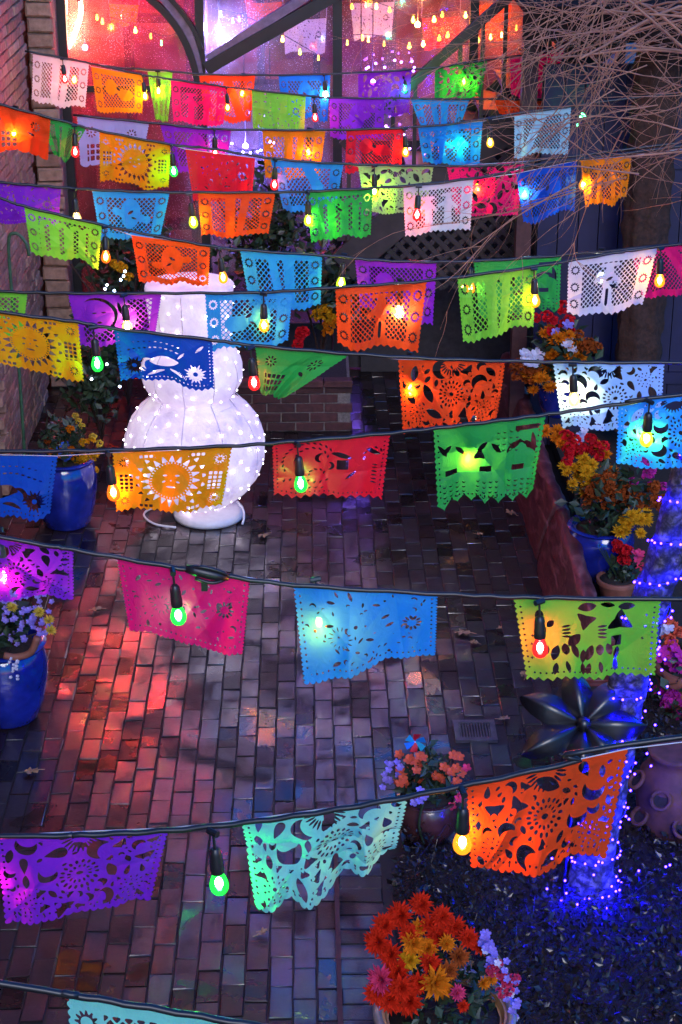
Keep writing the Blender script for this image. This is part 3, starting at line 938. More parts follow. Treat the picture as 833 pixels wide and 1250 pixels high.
        H += [wedges(X, Y, .42, .28, 3, -1, .16, .9, .5), boxs(X, Y, .40, .46, .52, .60), wedges(X, Y, .80, .26, 3, -1, .12, .9, 3.4), Lz(X, Y, .36, .08, .08, .03, .1), Lz(X, Y, .78, .09, .09, .035, .2), Lz(X, Y, .56, .06, .07, .02, -.1), Lz(X, Y, .94, .5, .09, .035, .8), Lz(X, Y, 1.28, .40, .06, .022, 1.1), Lz(X, Y, 1.30, .20, .06, .03, 1.4), Lz(X, Y, 1.19, .3, .05, .022, .9), Lz(X, Y, 1.26, .62, .05, .018, 1.5)]
        for x, y in ((.14, .2), (.16, .52), (.14, .36), (1.42, .55), (1.44, .72), (1.36, .6), (1.4, .45), (1.0, .55)):
            H += [boxs(X, Y, x - .02, y - .005, x + .02, y + .005), boxs(X, Y, x - .005, y - .02, x + .005, y + .02)]
    elif kind == 'bird':
        for cx in (.30, W - .26):
            H.append(wedges(X, Y, cx, .70, 8, .04, .15, .55)); H.append(wedges(X, Y, cx, .70, 8, .10, .19, .2, math.pi / 8))
        H += [lens(X, Y, .80, .55, .24, .11, .08), lens(X, Y, .95, .80, .16, .03, .35), lens(X, Y, .62, .76, .12, .03, -.5), cres(X, Y, 1.06, .62, .12, .06, 2.6), lens(X, Y, .22, .22, .10, .025, .8), lens(X, Y, .52, .38, .10, .02, .9)]
        for k in range(11): H.append(lens(X, Y, .50 + k * .085, .36 - .09 * math.sin(k * .35), .032, .012, -.2 + k * .05))
        for k in range(9): H.append(lens(X, Y, .55 + k * .09, .22 - .06 * math.sin(k * .4), .025, .009, .1))
        for k in range(6): H.append(lens(X, Y, .46 + k * .022, .82 - k * .015, .035, .006, 1.2))
    elif kind == 'face':
        H += [np.maximum(lattice(X, Y, .11, .12), np.maximum(boxs(X, Y, .98, .12, 1.40, .88), -(np.hypot(X - .95, Y - .5) - .2))), np.maximum(lattice(X, Y, .11, .12), np.maximum(boxs(X, Y, .15, .55, .75, .90), -(ell(X - .46, Y - .42, .27, .3)))), lens(X, Y, .40, .36, .05, .014, 0), lens(X, Y, .56, .36, .05, .014, 0), lens(X, Y, .47, .54, .06, .02, 0)]
        H += [cres(X, Y, .46, .42, .34, .05, 2.6), boxs(X, Y, .86, .60, .93, .85), lens(X, Y, .84, .3, .14, .03, 1.4)]
    elif kind == 'plain':
        H += [np.maximum(grid(X, Y, .13, .14), boxs(X, Y, .2, .55, .8, .90)), lens(X, Y, 1.1, .5, .1, .03, .4)]
        F(.3, .3, .13); F(1.2, .3, .13)
    if kind in ('floral', 'sparse', 'figures', 'bird', 'dash', 'skirt'):      # pricked border
        t = (Y * 15) % 1 - .5
        for xx in (.062, W - .062): H.append(np.maximum(np.hypot(X - xx, t / 15) - .0125, boxs(X, Y, 0, .05, W, .88)))
        t = (X * 15) % 1 - .5
        H.append(np.maximum(np.hypot(t / 15, Y - .905) - .0125, boxs(X, Y, .10, 0, W - .10, 1)))
    for h in H: d = np.minimum(d, h)
    return d

def clip_sheet(kind, seed, nx, mirror=False):
    ny = int(nx / W)
    xs_ = np.linspace(0, W, nx + 1); ys_ = np.linspace(0, 1, ny + 1)
    X, Y = np.meshgrid(xs_, ys_)
    d = flag_sdf(kind, X, Y, seed).ravel()
    P = np.stack([X.ravel(), Y.ravel()], 1)
    a = (np.arange(ny)[:, None] * (nx + 1) + np.arange(nx)[None]).ravel()
    T = np.concatenate([np.stack([a, a + 1, a + nx + 2], 1), np.stack([a, a + nx + 2, a + nx + 1], 1)])
    ins = d[T] > 0
    cnt = ins.sum(1)
    tris = [T[cnt == 3]]
    N0 = len(P)
    ek = []; out = []
    def roll(Tm, first):
        r_ = np.arange(len(Tm))
        return Tm[r_, first], Tm[r_, (first + 1) % 3], Tm[r_, (first + 2) % 3]
    T1 = T[cnt == 1]; v0, v1, v2 = roll(T1, np.argmax(ins[cnt == 1], 1))
    T2 = T[cnt == 2]; w0, w1, w2 = roll(T2, np.argmin(ins[cnt == 2], 1))
    ea = np.concatenate([v0, v0, w0, w0]); eb = np.concatenate([v1, v2, w1, w2])
    lo = np.minimum(ea, eb); hi = np.maximum(ea, eb)
    key = lo * N0 + hi
    uq, inv = np.unique(key, return_inverse=True)
    l = uq // N0; h = uq % N0
    t = (d[l] / (d[l] - d[h] + 1e-12))[:, None]
    E = P[l] * (1 - t) + P[h] * t
    inv = inv + N0
    n1, n2 = len(T1), len(T2)
    p01, p02 = inv[:n1], inv[n1:2 * n1]
    q01, q02 = inv[2 * n1:2 * n1 + n2], inv[2 * n1 + n2:]
    tris += [np.stack([v0, p01, p02], 1), np.stack([w1, w2, q02], 1), np.stack([w1, q02, q01], 1)]
    T = np.concatenate(tris); A = np.concatenate([P, E])
    used = np.unique(T); mp = np.zeros(len(A), int); mp[used] = np.arange(len(used))
    A = A[used]; T = mp[T]
    u = A[:, 0] / W
    if mirror: u = 1 - u; T = T[:, ::-1]
    return u, A[:, 1], T

def fast_mesh(name, V, T, mat):
    me = bpy.data.meshes.new(name)
    me.vertices.add(len(V)); me.vertices.foreach_set('co', np.asarray(V, np.float32).ravel())
    me.loops.add(len(T) * 3); me.loops.foreach_set('vertex_index', np.asarray(T, np.int32).ravel())
    me.polygons.add(len(T)); me.polygons.foreach_set('loop_start', np.arange(0, len(T) * 3, 3, dtype=np.int32))
    me.polygons.foreach_set('use_smooth', np.ones(len(T), bool))
    me.update(); me.validate()
    me.materials.append(mat)
    return me

def make_flag(Y, col, kind, seed, q, label, nx, dy=0.0, wave=1.0, mirror=False, lit=False):
    TL, TR, BR, BL = [np.array(at(x, y, Y)) for x, y in q]
    r = random.Random(seed * 13 + 5)
    u, v, T = clip_sheet(kind, seed, nx, mirror)
    P = (TL * (1 - u)[:, None] + TR * u[:, None]) * (1 - v)[:, None] + (BL * (1 - u)[:, None] + BR * u[:, None]) * v[:, None]
    k1, k2 = r.uniform(.8, 1.5), r.uniform(1.8, 2.8); p1, p2 = r.uniform(0, 6.28), r.uniform(0, 6.28)
    rip = .022 * v * np.sin(2 * math.pi * k1 * u + p1) + .010 * v * np.sin(2 * math.pi * k2 * u + p2 + v) + .004 * np.sin(2 * math.pi * 5 * u + 3 * v + p1) * v
    for _k in range(4):      # soft creases of the folded sheet
        ca = r.uniform(0, 3.14); cc = r.uniform(.2, .8)
        dd = (u - cc) * math.cos(ca) + (v - r.uniform(.3, .7)) * math.sin(ca) * .7
        rip = rip + .010 * np.exp(-np.abs(dd) * 14) * r.choice([-1, 1]) * np.clip(v * 2.5, 0, 1)
    P[:, 1] += rip * wave + dy + r.uniform(-.015, .02) * v
    P[:, 2] += (.010 * np.sin(2 * math.pi * k1 * u + p2) + .006 * np.sin(2 * math.pi * k2 * u + p1)) * v ** 2 * wave
    P[:, 2] -= .004 * np.sin(math.pi * u) * (1 - v)
    o = (TL + TR) / 2; o[1] += dy
    ob = bpy.data.objects.new('paper_flag', fast_mesh('paper_flag', P - o, T, clear_paper(col) if lit else PM[col]))
    ob.location = o
    COL.objects.link(ob)
    tag(ob, label, 'paper flag', 'cut paper flags strung across the courtyard')
    return ob

# bulb, socket and filament meshes (hang from origin on the cable, -Z)
sg = G(); sg.tube([(0, 0, .004), (0, 0, -.03), (.001, 0, -.05)], .0035, 6)
sg.lathe([(.009, -.044), (.0135, -.05), (.0155, -.06), (.0165, -.085), (.0175, -.09), (.0175, -.108), (.0165, -.113), (.006, -.114)], n=14)
sg.tube([(-.016, 0, .001), (.016, 0, .001)], .0085, 8)
ME_SOCK = sg.mesh('socket', M_CABLE); autosmooth(ME_SOCK)
gp = [(.0125, -.112), (.0135, -.117), (.018, -.128), (.0225, -.142), (.0235, -.152), (.021, -.163), (.015, -.171), (.007, -.1755), (.0005, -.1765)]
ME_GLASS = {}
for k in BC:
    gg = G(); gg.lathe(gp, n=16, cap=False); ME_GLASS[k] = gg.mesh('bulb', BM[k])
fg_ = G(); fg_.ball((0, 0, -.144), .0100, 8, 6, 1.6)
ME_FIL = fg_.mesh('filament', M_FIL)

STR = {}
def string(key, Y, pts, bulbs, label, cord=True, rad=.0072, xr=3.6):
    P = [at(x, y, Y) for x, y in pts]
    d0 = P[0] - P[1]
    if P[0].x > XW + .3 and key not in 'ABD':
        P = [P[0] + d0 * ((XW - P[0].x) / d0.x)] + P
    d1 = P[-1] - P[-2]; d1.z = min(.12 * d1.x, max(-.02, d1.z))
    P = P + [P[-1] + d1 * ((xr - P[-1].x) / d1.x)]
    C = crom(P, 8)
    cx = np.array([c[0] for c in C]); cz = np.array([c[2] for c in C])
    e = empty('string_light', (0, Y, float(np.interp(0, cx, cz))), label, 'string light', 'string lights across the courtyard')
    gg = G(); gg.tube([(c[0], c[1] - .012, c[2] + .002 * math.sin(i * 1.7)) for i, c in enumerate(C)], rad, 8)
    put('cable', gg, M_CABLE, e)
    for px, bc, side in bulbs:
        # find the world x under this pixel
        tz = 2.7
        for _ in range(4):
            w = at(px, proj((at(px, 0, Y).x, Y, tz))[1], Y); tz = float(np.interp(w.x, cx, cz))
        sy = -.012 if side == 'f' else .045
        s = inst('socket', ME_SOCK, e, (w.x, Y + sy - (.022 if side == 'f' else 0), tz - .004), (R(-3 if side == 'f' else 5) + R(rnd.uniform(-3, 3)), R(rnd.uniform(-6, 6)), rnd.uniform(0, 3)))
        for nm, me in (('bulb', ME_GLASS[bc]), ('filament', ME_FIL)):
            c = bpy.data.objects.new(nm, me); COL.objects.link(c); c.parent = s
    STR[key] = (cx, cz, Y)
    return e

SPEC = {
 'A': (12.95, [(31, 62), (88, 72), (120, 79), (175, 91), (200, 95), (280, 106), (381, 117), (410, 119), (610, 121)], [(77, 'red', 'f'), (175, 'yellow', 'f'), (277, 'orange', 'f'), (383, 'red', 'f')], 'black cable carrying the pink flag next to the arch foot, highest of the strings'),
 'B': (13.2, [(86, 73), (134, 81), (200, 86), (266, 91), (400, 90), (535, 82), (595, 73)], [(91, 'yellow', 'b'), (193, 'yelgreen', 'f'), (297, 'amber', 'b'), (396, 'white', 'f'), (494, 'teal', 'b'), (568, 'yelgreen', 'b')], 'black cable tight against the window front, rearmost of the strings'),
 'D': (11.05, [(90, 140), (200, 151), (263, 157), (410, 158), (540, 152), (690, 130)], [(262, 'red', 'f'), (378, 'orange', 'b'), (494, 'amber', 'f'), (566, 'teal', 'b'), (597, 'yellow', 'f')], 'black cable from the left window post carrying the small red flag'),
 'C': (10.1, [(0, 127), (83, 149), (121, 159), (210, 176), (258, 181), (334, 193), (410, 199), (520, 202), (610, 201), (700, 190)], [(18, 'amber', 'b'), (92, 'red', 'f'), (210, 'green', 'f'), (336, 'red', 'f'), (457, 'yelgreen', 'f'), (587, 'amber', 'b')], 'black cable carrying the small yellow sun flag and the hot pink flag'),
 'E': (8.96, [(0, 222), (60, 227), (116, 231), (210, 234), (340, 234), (400, 232), (511, 225), (610, 212), (690, 196)], [(91, 'warmwhite', 'f'), (232, 'yelgreen', 'f'), (376, 'yelgreen', 'f'), (511, 'red', 'f'), (645, 'cyan', 'b'), (717, 'amber', 'b')], 'nearly level black cable carrying the white lattice flag above the stair foot'),
 'F': (8.6, [(0, 241), (30, 251), (126, 274), (210, 291), (283, 303), (409, 312), (460, 317), (545, 319), (660, 313), (833, 297)], [(129, 'orange', 'f'), (268, 'amber', 'f'), (421, 'yelgreen', 'b'), (575, 'amber', 'b'), (737, 'white', 'b')], 'black cable just above the snowman hat'),
 'G': (7.7, [(0, 355), (80, 357), (200, 357), (320, 356), (410, 350), (520, 342), (650, 325), (750, 308), (833, 297)], [(152, 'warmwhite', 'f'), (322, 'amber', 'f'), (490, 'white', 'b'), (651, 'amber', 'f'), (805, 'amber', 'f')], 'black cable crossing right in front of the snowman hat'),
 'H': (6.6, [(0, 380), (95, 392), (140, 400), (260, 414), (305, 420), (430, 431), (560, 438), (700, 441), (833, 442)], [(115, 'green', 'f'), (306, 'red', 'f'), (503, 'amber', 'b'), (698, 'warmwhite', 'f')], 'black cable crossing at the height of the snowman head'),
 'I': (5.76, [(0, 550), (140, 548), (280, 543), (365, 537), (480, 527), (560, 518), (640, 508), (700, 500), (790, 487), (833, 480)], [(133, 'orange', 'f'), (363, 'green', 'f'), (580, 'yellow', 'b'), (791, 'yelgreen', 'f')], 'black cable crossing the belly of the snowman'),
 'J': (4.6, [(0, 654), (90, 669), (210, 690), (265, 699), (360, 712), (540, 723), (640, 727), (833, 730)], [(-6, 'magenta', 'b'), (212, 'green', 'f'), (385, 'amber', 'b'), (657, 'red', 'f')], 'black cable with a plug joint, carrying the large pink, blue and lime flags'),
 'K': (3.6, [(0, 1018), (100, 1016), (210, 1010), (330, 997), (440, 980), (560, 957), (700, 927), (833, 897)], [(-20, 'magenta', 'b'), (261, 'green', 'f'), (564, 'amber', 'f')], 'thick looking black cable carrying the big purple, mint and orange flags'),
 'L': (2.75, [(0, 1196), (80, 1208), (200, 1228), (330, 1250), (480, 1272)], [], 'black cable in the bottom left corner, nearest of the strings'),
}
for k, (Y, pts, bl, lab) in SPEC.items():
    string(k, Y, pts, bl, lab)

FL = [
 ('A', 'white', 'lattice', 1, (40, 66), (109, 78), (104, 133), (38, 126), 'white lattice flag in front of the brick pier, leftmost of the top string'),
 ('A', 'amber', 'lattice', 2, (111, 81), (176, 92), (174, 141), (119, 136), 'amber flag under the red lit pane, next to the white one'),
 ('A', 'pink', 'lattice', 3, (208, 98), (278, 106), (273, 155), (212, 150), 'small hot pink flag under the foot of the arch'),
 ('A', 'lime', 'sparse', 4, (307, 110), (374, 116), (372, 162), (309, 160), 'small lime green flag under the diagonal brace'),
 ('A', 'purple', 'lattice', 5, (402, 119), (470, 121), (468, 172), (403, 170), 'small purple flag just right of the middle window post'),
 ('A', 'sky', 'lattice', 6, (501, 121), (574, 121), (556, 172), (520, 172), 'blue wedge shaped flag below the small dark green one'),
 ('A', 'orange', 'sparse', 7, (603, 121), (668, 120), (660, 140), (610, 142), 'curled orange flag behind the bare twigs'),
 ('B', 'lime', 'lattice', 8, (180, 87), (211, 88), (205, 150), (190, 148), 'narrow folded lime flag between the amber and pink ones'),
 ('B', 'orange', 'lattice', 9, (243, 92), (312, 92), (306, 150), (250, 150), 'small orange flag half hidden behind the small pink one'),
 ('B', 'blue', 'lattice', 10, (340, 92), (404, 91), (400, 147), (345, 146), 'small blue flag left of the middle window post, by the glass'),
 ('B', 'purple', 'floral', 11, (437, 90), (503, 85), (500, 140), (438, 140), 'dim purple flag hung close to the third bay glass'),
 ('B', 'green', 'floral', 12, (531, 83), (596, 73), (587, 120), (531, 122), 'small dark green flag at the left edge of the twigs'),
 ('B', 'pink', 'sparse', 13, (622, 72), (690, 58), (672, 125), (624, 118), 'magenta flag seen through the twigs, highest on the right'),
 ('D', 'lav', 'plain', 14, (94, 142), (183, 149), (172, 205), (98, 200), 'pale lavender blue flag behind the small yellow sun flag'),
 ('D', 'purple', 'lattice', 15, (195, 152), (283, 158), (275, 216), (212, 212), 'violet flag behind the plain red one'),
 ('D', 'amber', 'lattice', 16, (320, 159), (398, 160), (390, 218), (324, 220), 'amber flag with an orange bulb behind it, left of the middle post'),
 ('D', 'red', 'lattice', 17, (423, 159), (494, 156), (490, 206), (421, 210), 'small red lattice flag right of the middle window post'),
 ('D', 'blue', 'lattice', 18, (510, 156), (590, 148), (586, 203), (517, 203), 'blue flag with a teal bulb glowing behind it'),
 ('D', 'pale_turquoise', 'lattice', 19, (628, 142), (698, 129), (694, 188), (627, 191), 'pale turquoise lattice flag seen through the twigs'),
 ('C', 'orange', 'plain', 20, (-22, 122), (62, 145), (60, 193), (-18, 180), 'orange flag at the left edge glowing from the bulb behind it'),
 ('C', 'green', 'lattice', 21, (46, 141), (106, 156), (82, 200), (66, 190), 'crumpled green flag beside the glowing orange one at the left edge'),
 ('C', 'yellow', 'sun', 22, (121, 161), (209, 177), (206, 232), (122, 222), 'small yellow flag with a sun between the window posts'),
 ('C', 'red', 'sparse', 23, (226, 182), (312, 193), (308, 246), (236, 244), 'plain red flag left of the amber and blue pair'),
 ('C', 'sky', 'lattice', 24, (330, 195), (420, 200), (410, 257), (346, 261), 'blue lattice flag in front of the middle window post'),
 ('C', 'palegreen', 'floral', 25, (437, 203), (530, 203), (520, 264), (446, 258), 'pale yellow green flag behind the white lattice one'),
 ('C', 'pink', 'floral', 26, (545, 203), (641, 197), (633, 266), (556, 262), 'bright pink flag left of the bare twigs, glowing at one side'),
 ('E', 'deepblue', 'lattice', 27, (630, 212), (705, 196), (702, 258), (640, 276), 'dark blue flag under the twigs with a cyan bulb behind it'),
 ('E', 'amber', 'lattice', 28, (709, 196), (772, 190), (766, 244), (715, 256), 'amber flag lit from behind among the twigs'),
 ('E', 'purple', 'sparse', 29, (-14, 221), (75, 228), (72, 276), (-12, 272), 'magenta purple flag at the left edge, hung high on the brick wall side'),
 ('E', 'sky', 'lattice', 30, (112, 233), (208, 235), (196, 288), (122, 298), 'blue lattice flag under the small yellow sun flag'),
 ('E', 'orange', 'lattice', 31, (241, 235), (337, 235), (328, 288), (246, 291), 'orange flag with flower columns under the plain red one'),
 ('E', 'green', 'arch', 32, (373, 234), (456, 229), (453, 288), (380, 295), 'green lattice flag with arches beside the yellow green bulb'),
 ('E', 'white', 'lattice', 33, (492, 227), (579, 219), (575, 280), (495, 289), 'white lattice flag with a red bulb in front'),
 ('F', 'lime', 'arch', 34, (29, 252), (125, 275), (121, 328), (38, 308), 'green lattice flag with arches in front of the brick wall'),
 ('F', 'orange', 'lattice', 35, (160, 287), (257, 300), (255, 352), (170, 344), 'orange flag touching the top of the snowman hat'),
 ('F', 'sky', 'lattice', 36, (293, 306), (394, 311), (392, 378), (305, 380), 'upper of two overlapping blue lattice flags beside the snowman hat'),
 ('F', 'purple', 'lattice', 37, (433, 317), (534, 319), (529, 398), (440, 378), 'purple flag behind the orange figure flag'),
 ('F', 'green', 'skirt', 38, (578, 319), (686, 313), (684, 383), (585, 385), 'green flag behind the lime lattice one under the stairs'),
 ('F', 'pink', 'lattice', 39, (770, 303), (868, 294), (858, 350), (784, 366), 'hot pink flag at the right edge behind the white figure flag'),
 ('G', 'lime', 'face', 40, (-70, 353), (34, 357), (30, 408), (-66, 412), 'lime flag mostly hidden behind the left yellow sun flag'),
 ('G', 'purple', 'face', 41, (82, 358), (198, 358), (190, 412), (98, 428), 'violet flag with a round face left of the snowman hat'),
 ('G', 'sky', 'lattice', 42, (250, 358), (358, 356), (352, 420), (255, 432), 'lower of two overlapping blue lattice flags, across the snowman head'),
 ('G', 'orange', 'fig', 43, (409, 351), (522, 343), (510, 428), (412, 424), 'orange lattice flag with a standing figure'),
 ('G', 'lime', 'lattice', 46, (558, 338), (656, 325), (652, 400), (565, 416), 'lime lattice flag lit yellow at its left side'),
 ('G', 'white', 'fig', 45, (694, 318), (804, 302), (786, 380), (692, 384), 'white lattice flag with a figure, right of the lime one'),
 ('H', 'yellow', 'sun', 47, (-32, 377), (96, 393), (103, 467), (-24, 445), 'yellow sun flag cut by the left edge of the picture'),
 ('H', 'deepblue', 'bird', 48, (138, 401), (260, 415), (262, 475), (147, 467), 'deep blue flag with flower wheels across the snowman neck'),
 ('H', 'green', 'plain', 49, (311, 421), (430, 432), (347, 489), (318, 483), 'dark green flag folded to a triangle beside the red bulb'),
 ('H', 'orange', 'floral', 50, (486, 439), (618, 441), (608, 516), (492, 532), 'orange floral flag with a yellow bulb behind it'),
 ('H', 'paleblue', 'floral', 51, (675, 443), (812, 444), (808, 520), (688, 529), 'pale blue floral flag with a warm white bulb'),
 ('I', 'deepblue', 'bird', 52, (-72, 554), (71, 557), (60, 630), (-60, 648), 'deep blue flag at the left edge above the violet flag'),
 ('I', 'yellow', 'sun', 53, (137, 553), (284, 546), (271, 622), (142, 625), 'yellow sun flag in front of the snowman belly'),
 ('I', 'red', 'dash', 54, (332, 542), (477, 531), (467, 612), (334, 606), 'red flag with rows of teardrop cuts'),
 ('I', 'green', 'skirt', 55, (529, 523), (667, 508), (650, 606), (534, 620), 'dark green flag with dancers and heart shaped hem'),
 ('I', 'sky', 'floral', 56, (755, 493), (892, 474), (886, 574), (752, 567), 'bright blue flag at the right edge with a green bulb in front'),
 ('J', 'purple', 'floral', 57, (-78, 645), (90, 671), (91, 724), (-64, 752), 'violet floral flag above the left purple flowers'),
 ('J', 'pink', 'sparse', 58, (142, 682), (306, 706), (297, 803), (157, 775), 'large hot pink flag with a green bulb and the plug joint'),
 ('J', 'sky', 'sparse', 59, (358, 716), (535, 725), (533, 806), (371, 831), 'large sky blue flag with an amber bulb behind it'),
 ('J', 'lime', 'figures', 60, (627, 731), (808, 733), (800, 829), (645, 839), 'large lime flag with dancing figures and a red bulb'),
 ('K', 'purple', 'floral', 61, (-8, 1021), (207, 1012), (183, 1108), (4, 1138), 'large purple floral flag at the lower left'),
 ('K', 'mint', 'floral', 62, (294, 1003), (499, 974), (484, 1068), (311, 1100), 'large mint flag with a wavy lower hem'),
 ('K', 'orange', 'floral', 63, (569, 958), (768, 915), (742, 1050), (575, 1071), 'large orange flag beside the blue lit tree base'),
 ('L', 'mint', 'lattice', 65, (80, 1212), (345, 1256), (338, 1410), (95, 1375), 'mint lattice flag cut by the bottom edge'),
]
cords = {}
for s, col, kind, seed, a, b, c, d, lab in FL:
    Y = SPEC[s][0]
    nx = 170 if s in 'JKL' else 140 if s in 'HI' else 110 if s in 'EFG' else 84
    amp = 1.9 if seed == 62 else 1.0
    lit = any(sd == 'b' and a[0] < bx < b[0] for bx, _, sd in SPEC[s][2])
    make_flag(Y, col, kind, seed, (a, b, c, d), lab, nx, .006, amp, seed % 3 == 0, lit)
    cords.setdefault(s, []).extend([a, b])
for s, pts in cords.items():
    Y = SPEC[s][0]
    pts = sorted(pts)
    P = [at(x, y, Y) + Vector((0, .006, -.001)) for x, y in pts]
    cx, cz, _ = STR[s]
    e1 = min(3.6, float(cx[-1])); 
    P.append(Vector((e1, Y, float(np.interp(e1, cx, cz)))))
    e0 = float(cx[0]); 
    if P[0].x > e0 + .05: P.insert(0, Vector((e0, Y, float(cz[0]))))
    g = G(); g.tube(P, .0016, 5)
    nm = {'A': 'highest', 'B': 'rearmost', 'C': 'small yellow sun', 'D': 'small red', 'E': 'white lattice', 'F': 'hat top', 'G': 'orange figure', 'H': 'pale blue', 'I': 'teardrop red', 'J': 'large pink', 'K': 'big mint', 'L': 'bottom mint'}[s]
    o = put('flag_cord', g, M_CORD, None, True, tuple(P[len(P) // 2]))
    tag(o, 'thin white cord holding the row with the ' + nm + ' flag', 'cord', 'cords of the paper flags')
# coloured and white flags hung inside behind the glass
for q, lab, sd, fc in ((((346, 25), (399, 22), (397, 64), (348, 65)), 'white flag hanging inside behind the diagonal brace', 71, 'white'), (((133, 4), (170, 6), (166, 32), (136, 30)), 'amber flag hanging inside behind the arch', 74, 'amber'), (((300, 4), (345, 2), (342, 30), (303, 32)), 'orange flag hanging inside above the brace', 75, 'orange'), (((515, 22), (562, 20), (560, 58), (518, 60)), 'red flag hanging inside the third bay', 76, 'red'), (((584, 6), (625, 4), (622, 50), (588, 52)), 'orange flag hanging inside the right bay', 77, 'orange'), (((428, 4), (482, 2), (478, 44), (432, 48)), 'white flag hanging inside, right of the middle post', 73, 'white')):
    make_flag(15.6, fc, 'sparse', sd, q, lab, 60)
    g = G(); tl, tr = at(*q[0], 15.6), at(*q[1], 15.6); 
    for p in (tl, tr): g.tube([p, (p.x, p.y, 3.60)], .002, 4)
    tag(put('hanging_thread', g, M_CORD, None, True, tuple(tl)), 'threads holding the ' + lab.replace('hanging ', ''), 'thread')

# plug joint taped to the big-flag cable
cx, cz, Y = STR['J']
w = at(252, 699, Y); zz = float(np.interp(w.x, cx, cz))
pj = empty('plug_joint', (w.x, Y, zz), 'black plug and socket joint taped to the cable over the pink flag', 'plug')
g = G(); g.tube([(w.x - .055, Y - .03, zz + .022), (w.x - .03, Y - .033, zz + .018), (w.x + .03, Y - .034, zz + .002), (w.x + .065, Y - .03, zz - .008)], [.011, .017, .016, .009], 10); put('plug', g, M_CABLE, pj)
g = G(); g.tube(crom([(w.x - .05, Y - .03, zz + .02), (w.x - .01, Y - .045, zz + .034), (w.x + .05, Y - .04, zz + .014), (w.x + .06, Y - .03, zz - .008), (w.x + .02, Y - .046, zz - .016), (w.x - .03, Y - .04, zz - .004)], 5), .0055, 6); put('looped_wire', g, M_CABLE, pj)
g = G(); g.box((w.x - .004, Y - .034, zz - .03), (.018, .018, .028)); put('tab', g, M_CABLE, pj, False)

# small bulbs of the room behind the glass: three festoons
def festoon(pts, Y, cols, label, n, r=.014, st=5):
    C = crom([at(x, y, Y) for x, y in pts], 10)
    e = empty('indoor_string_light', C[len(C) // 2], label, 'string light', 'string lights inside the glazed room')
    g = G(); g.tube(C, .004, 5); put('cable', g, M_CABLE, e)
    rf = random.Random(len(label) * 7 + n)
    for k in range(n):
        c = Vector(C[min(len(C) - 1, max(0, int((k + .5 + rf.uniform(-.38, .38)) / n * (len(C) - 1))))]) + Vector((0, 0, rf.uniform(-.05, 0)))
        cn = rf.choice(cols); sz = rf.uniform(.6, 1.15)
        g = G(); g.ball((0, 0, -.03), r * sz, 10, 8, 1.25); mk = 'fest_' + cn + str(k % 3)
        m = MATS.get(mk) or emit(mk, BC[cn], st * (.35, .8, 2.2)[k % 3], False)
        g.lathe([(.007, -.016), (.006, .004)], n=6)
        inst('bulb', g.mesh('bulb', m), e, c)
festoon([(100, 12), (160, 28), (205, 44), (240, 20)], 15.2, ['amber', 'orange', 'green', 'yelgreen', 'amber'], 'festoon of warm and green bulbs behind the red lit bay', 7)
festoon([(262, 10), (300, 20), (345, 42), (400, 74)], 15.4, ['amber', 'orange', 'red', 'yelgreen'], 'festoon of small amber bulbs behind the diagonal brace', 8)
festoon([(418, 44), (450, 42), (500, 48), (540, 40), (572, 8)], 15.5, ['red', 'amber', 'yellow', 'amber', 'amber'], 'festoon of amber bulbs across the third bay', 9)
festoon([(420, 6), (455, 2), (510, 18), (560, 6)], 15.3, ['yelgreen', 'red', 'amber', 'amber'], 'highest festoon of the third bay', 7)
festoon([(584, 40), (610, 36), (640, 20)], 15.3, ['yellow', 'amber', 'orange'], 'festoon of orange bulbs in the right bay', 4)

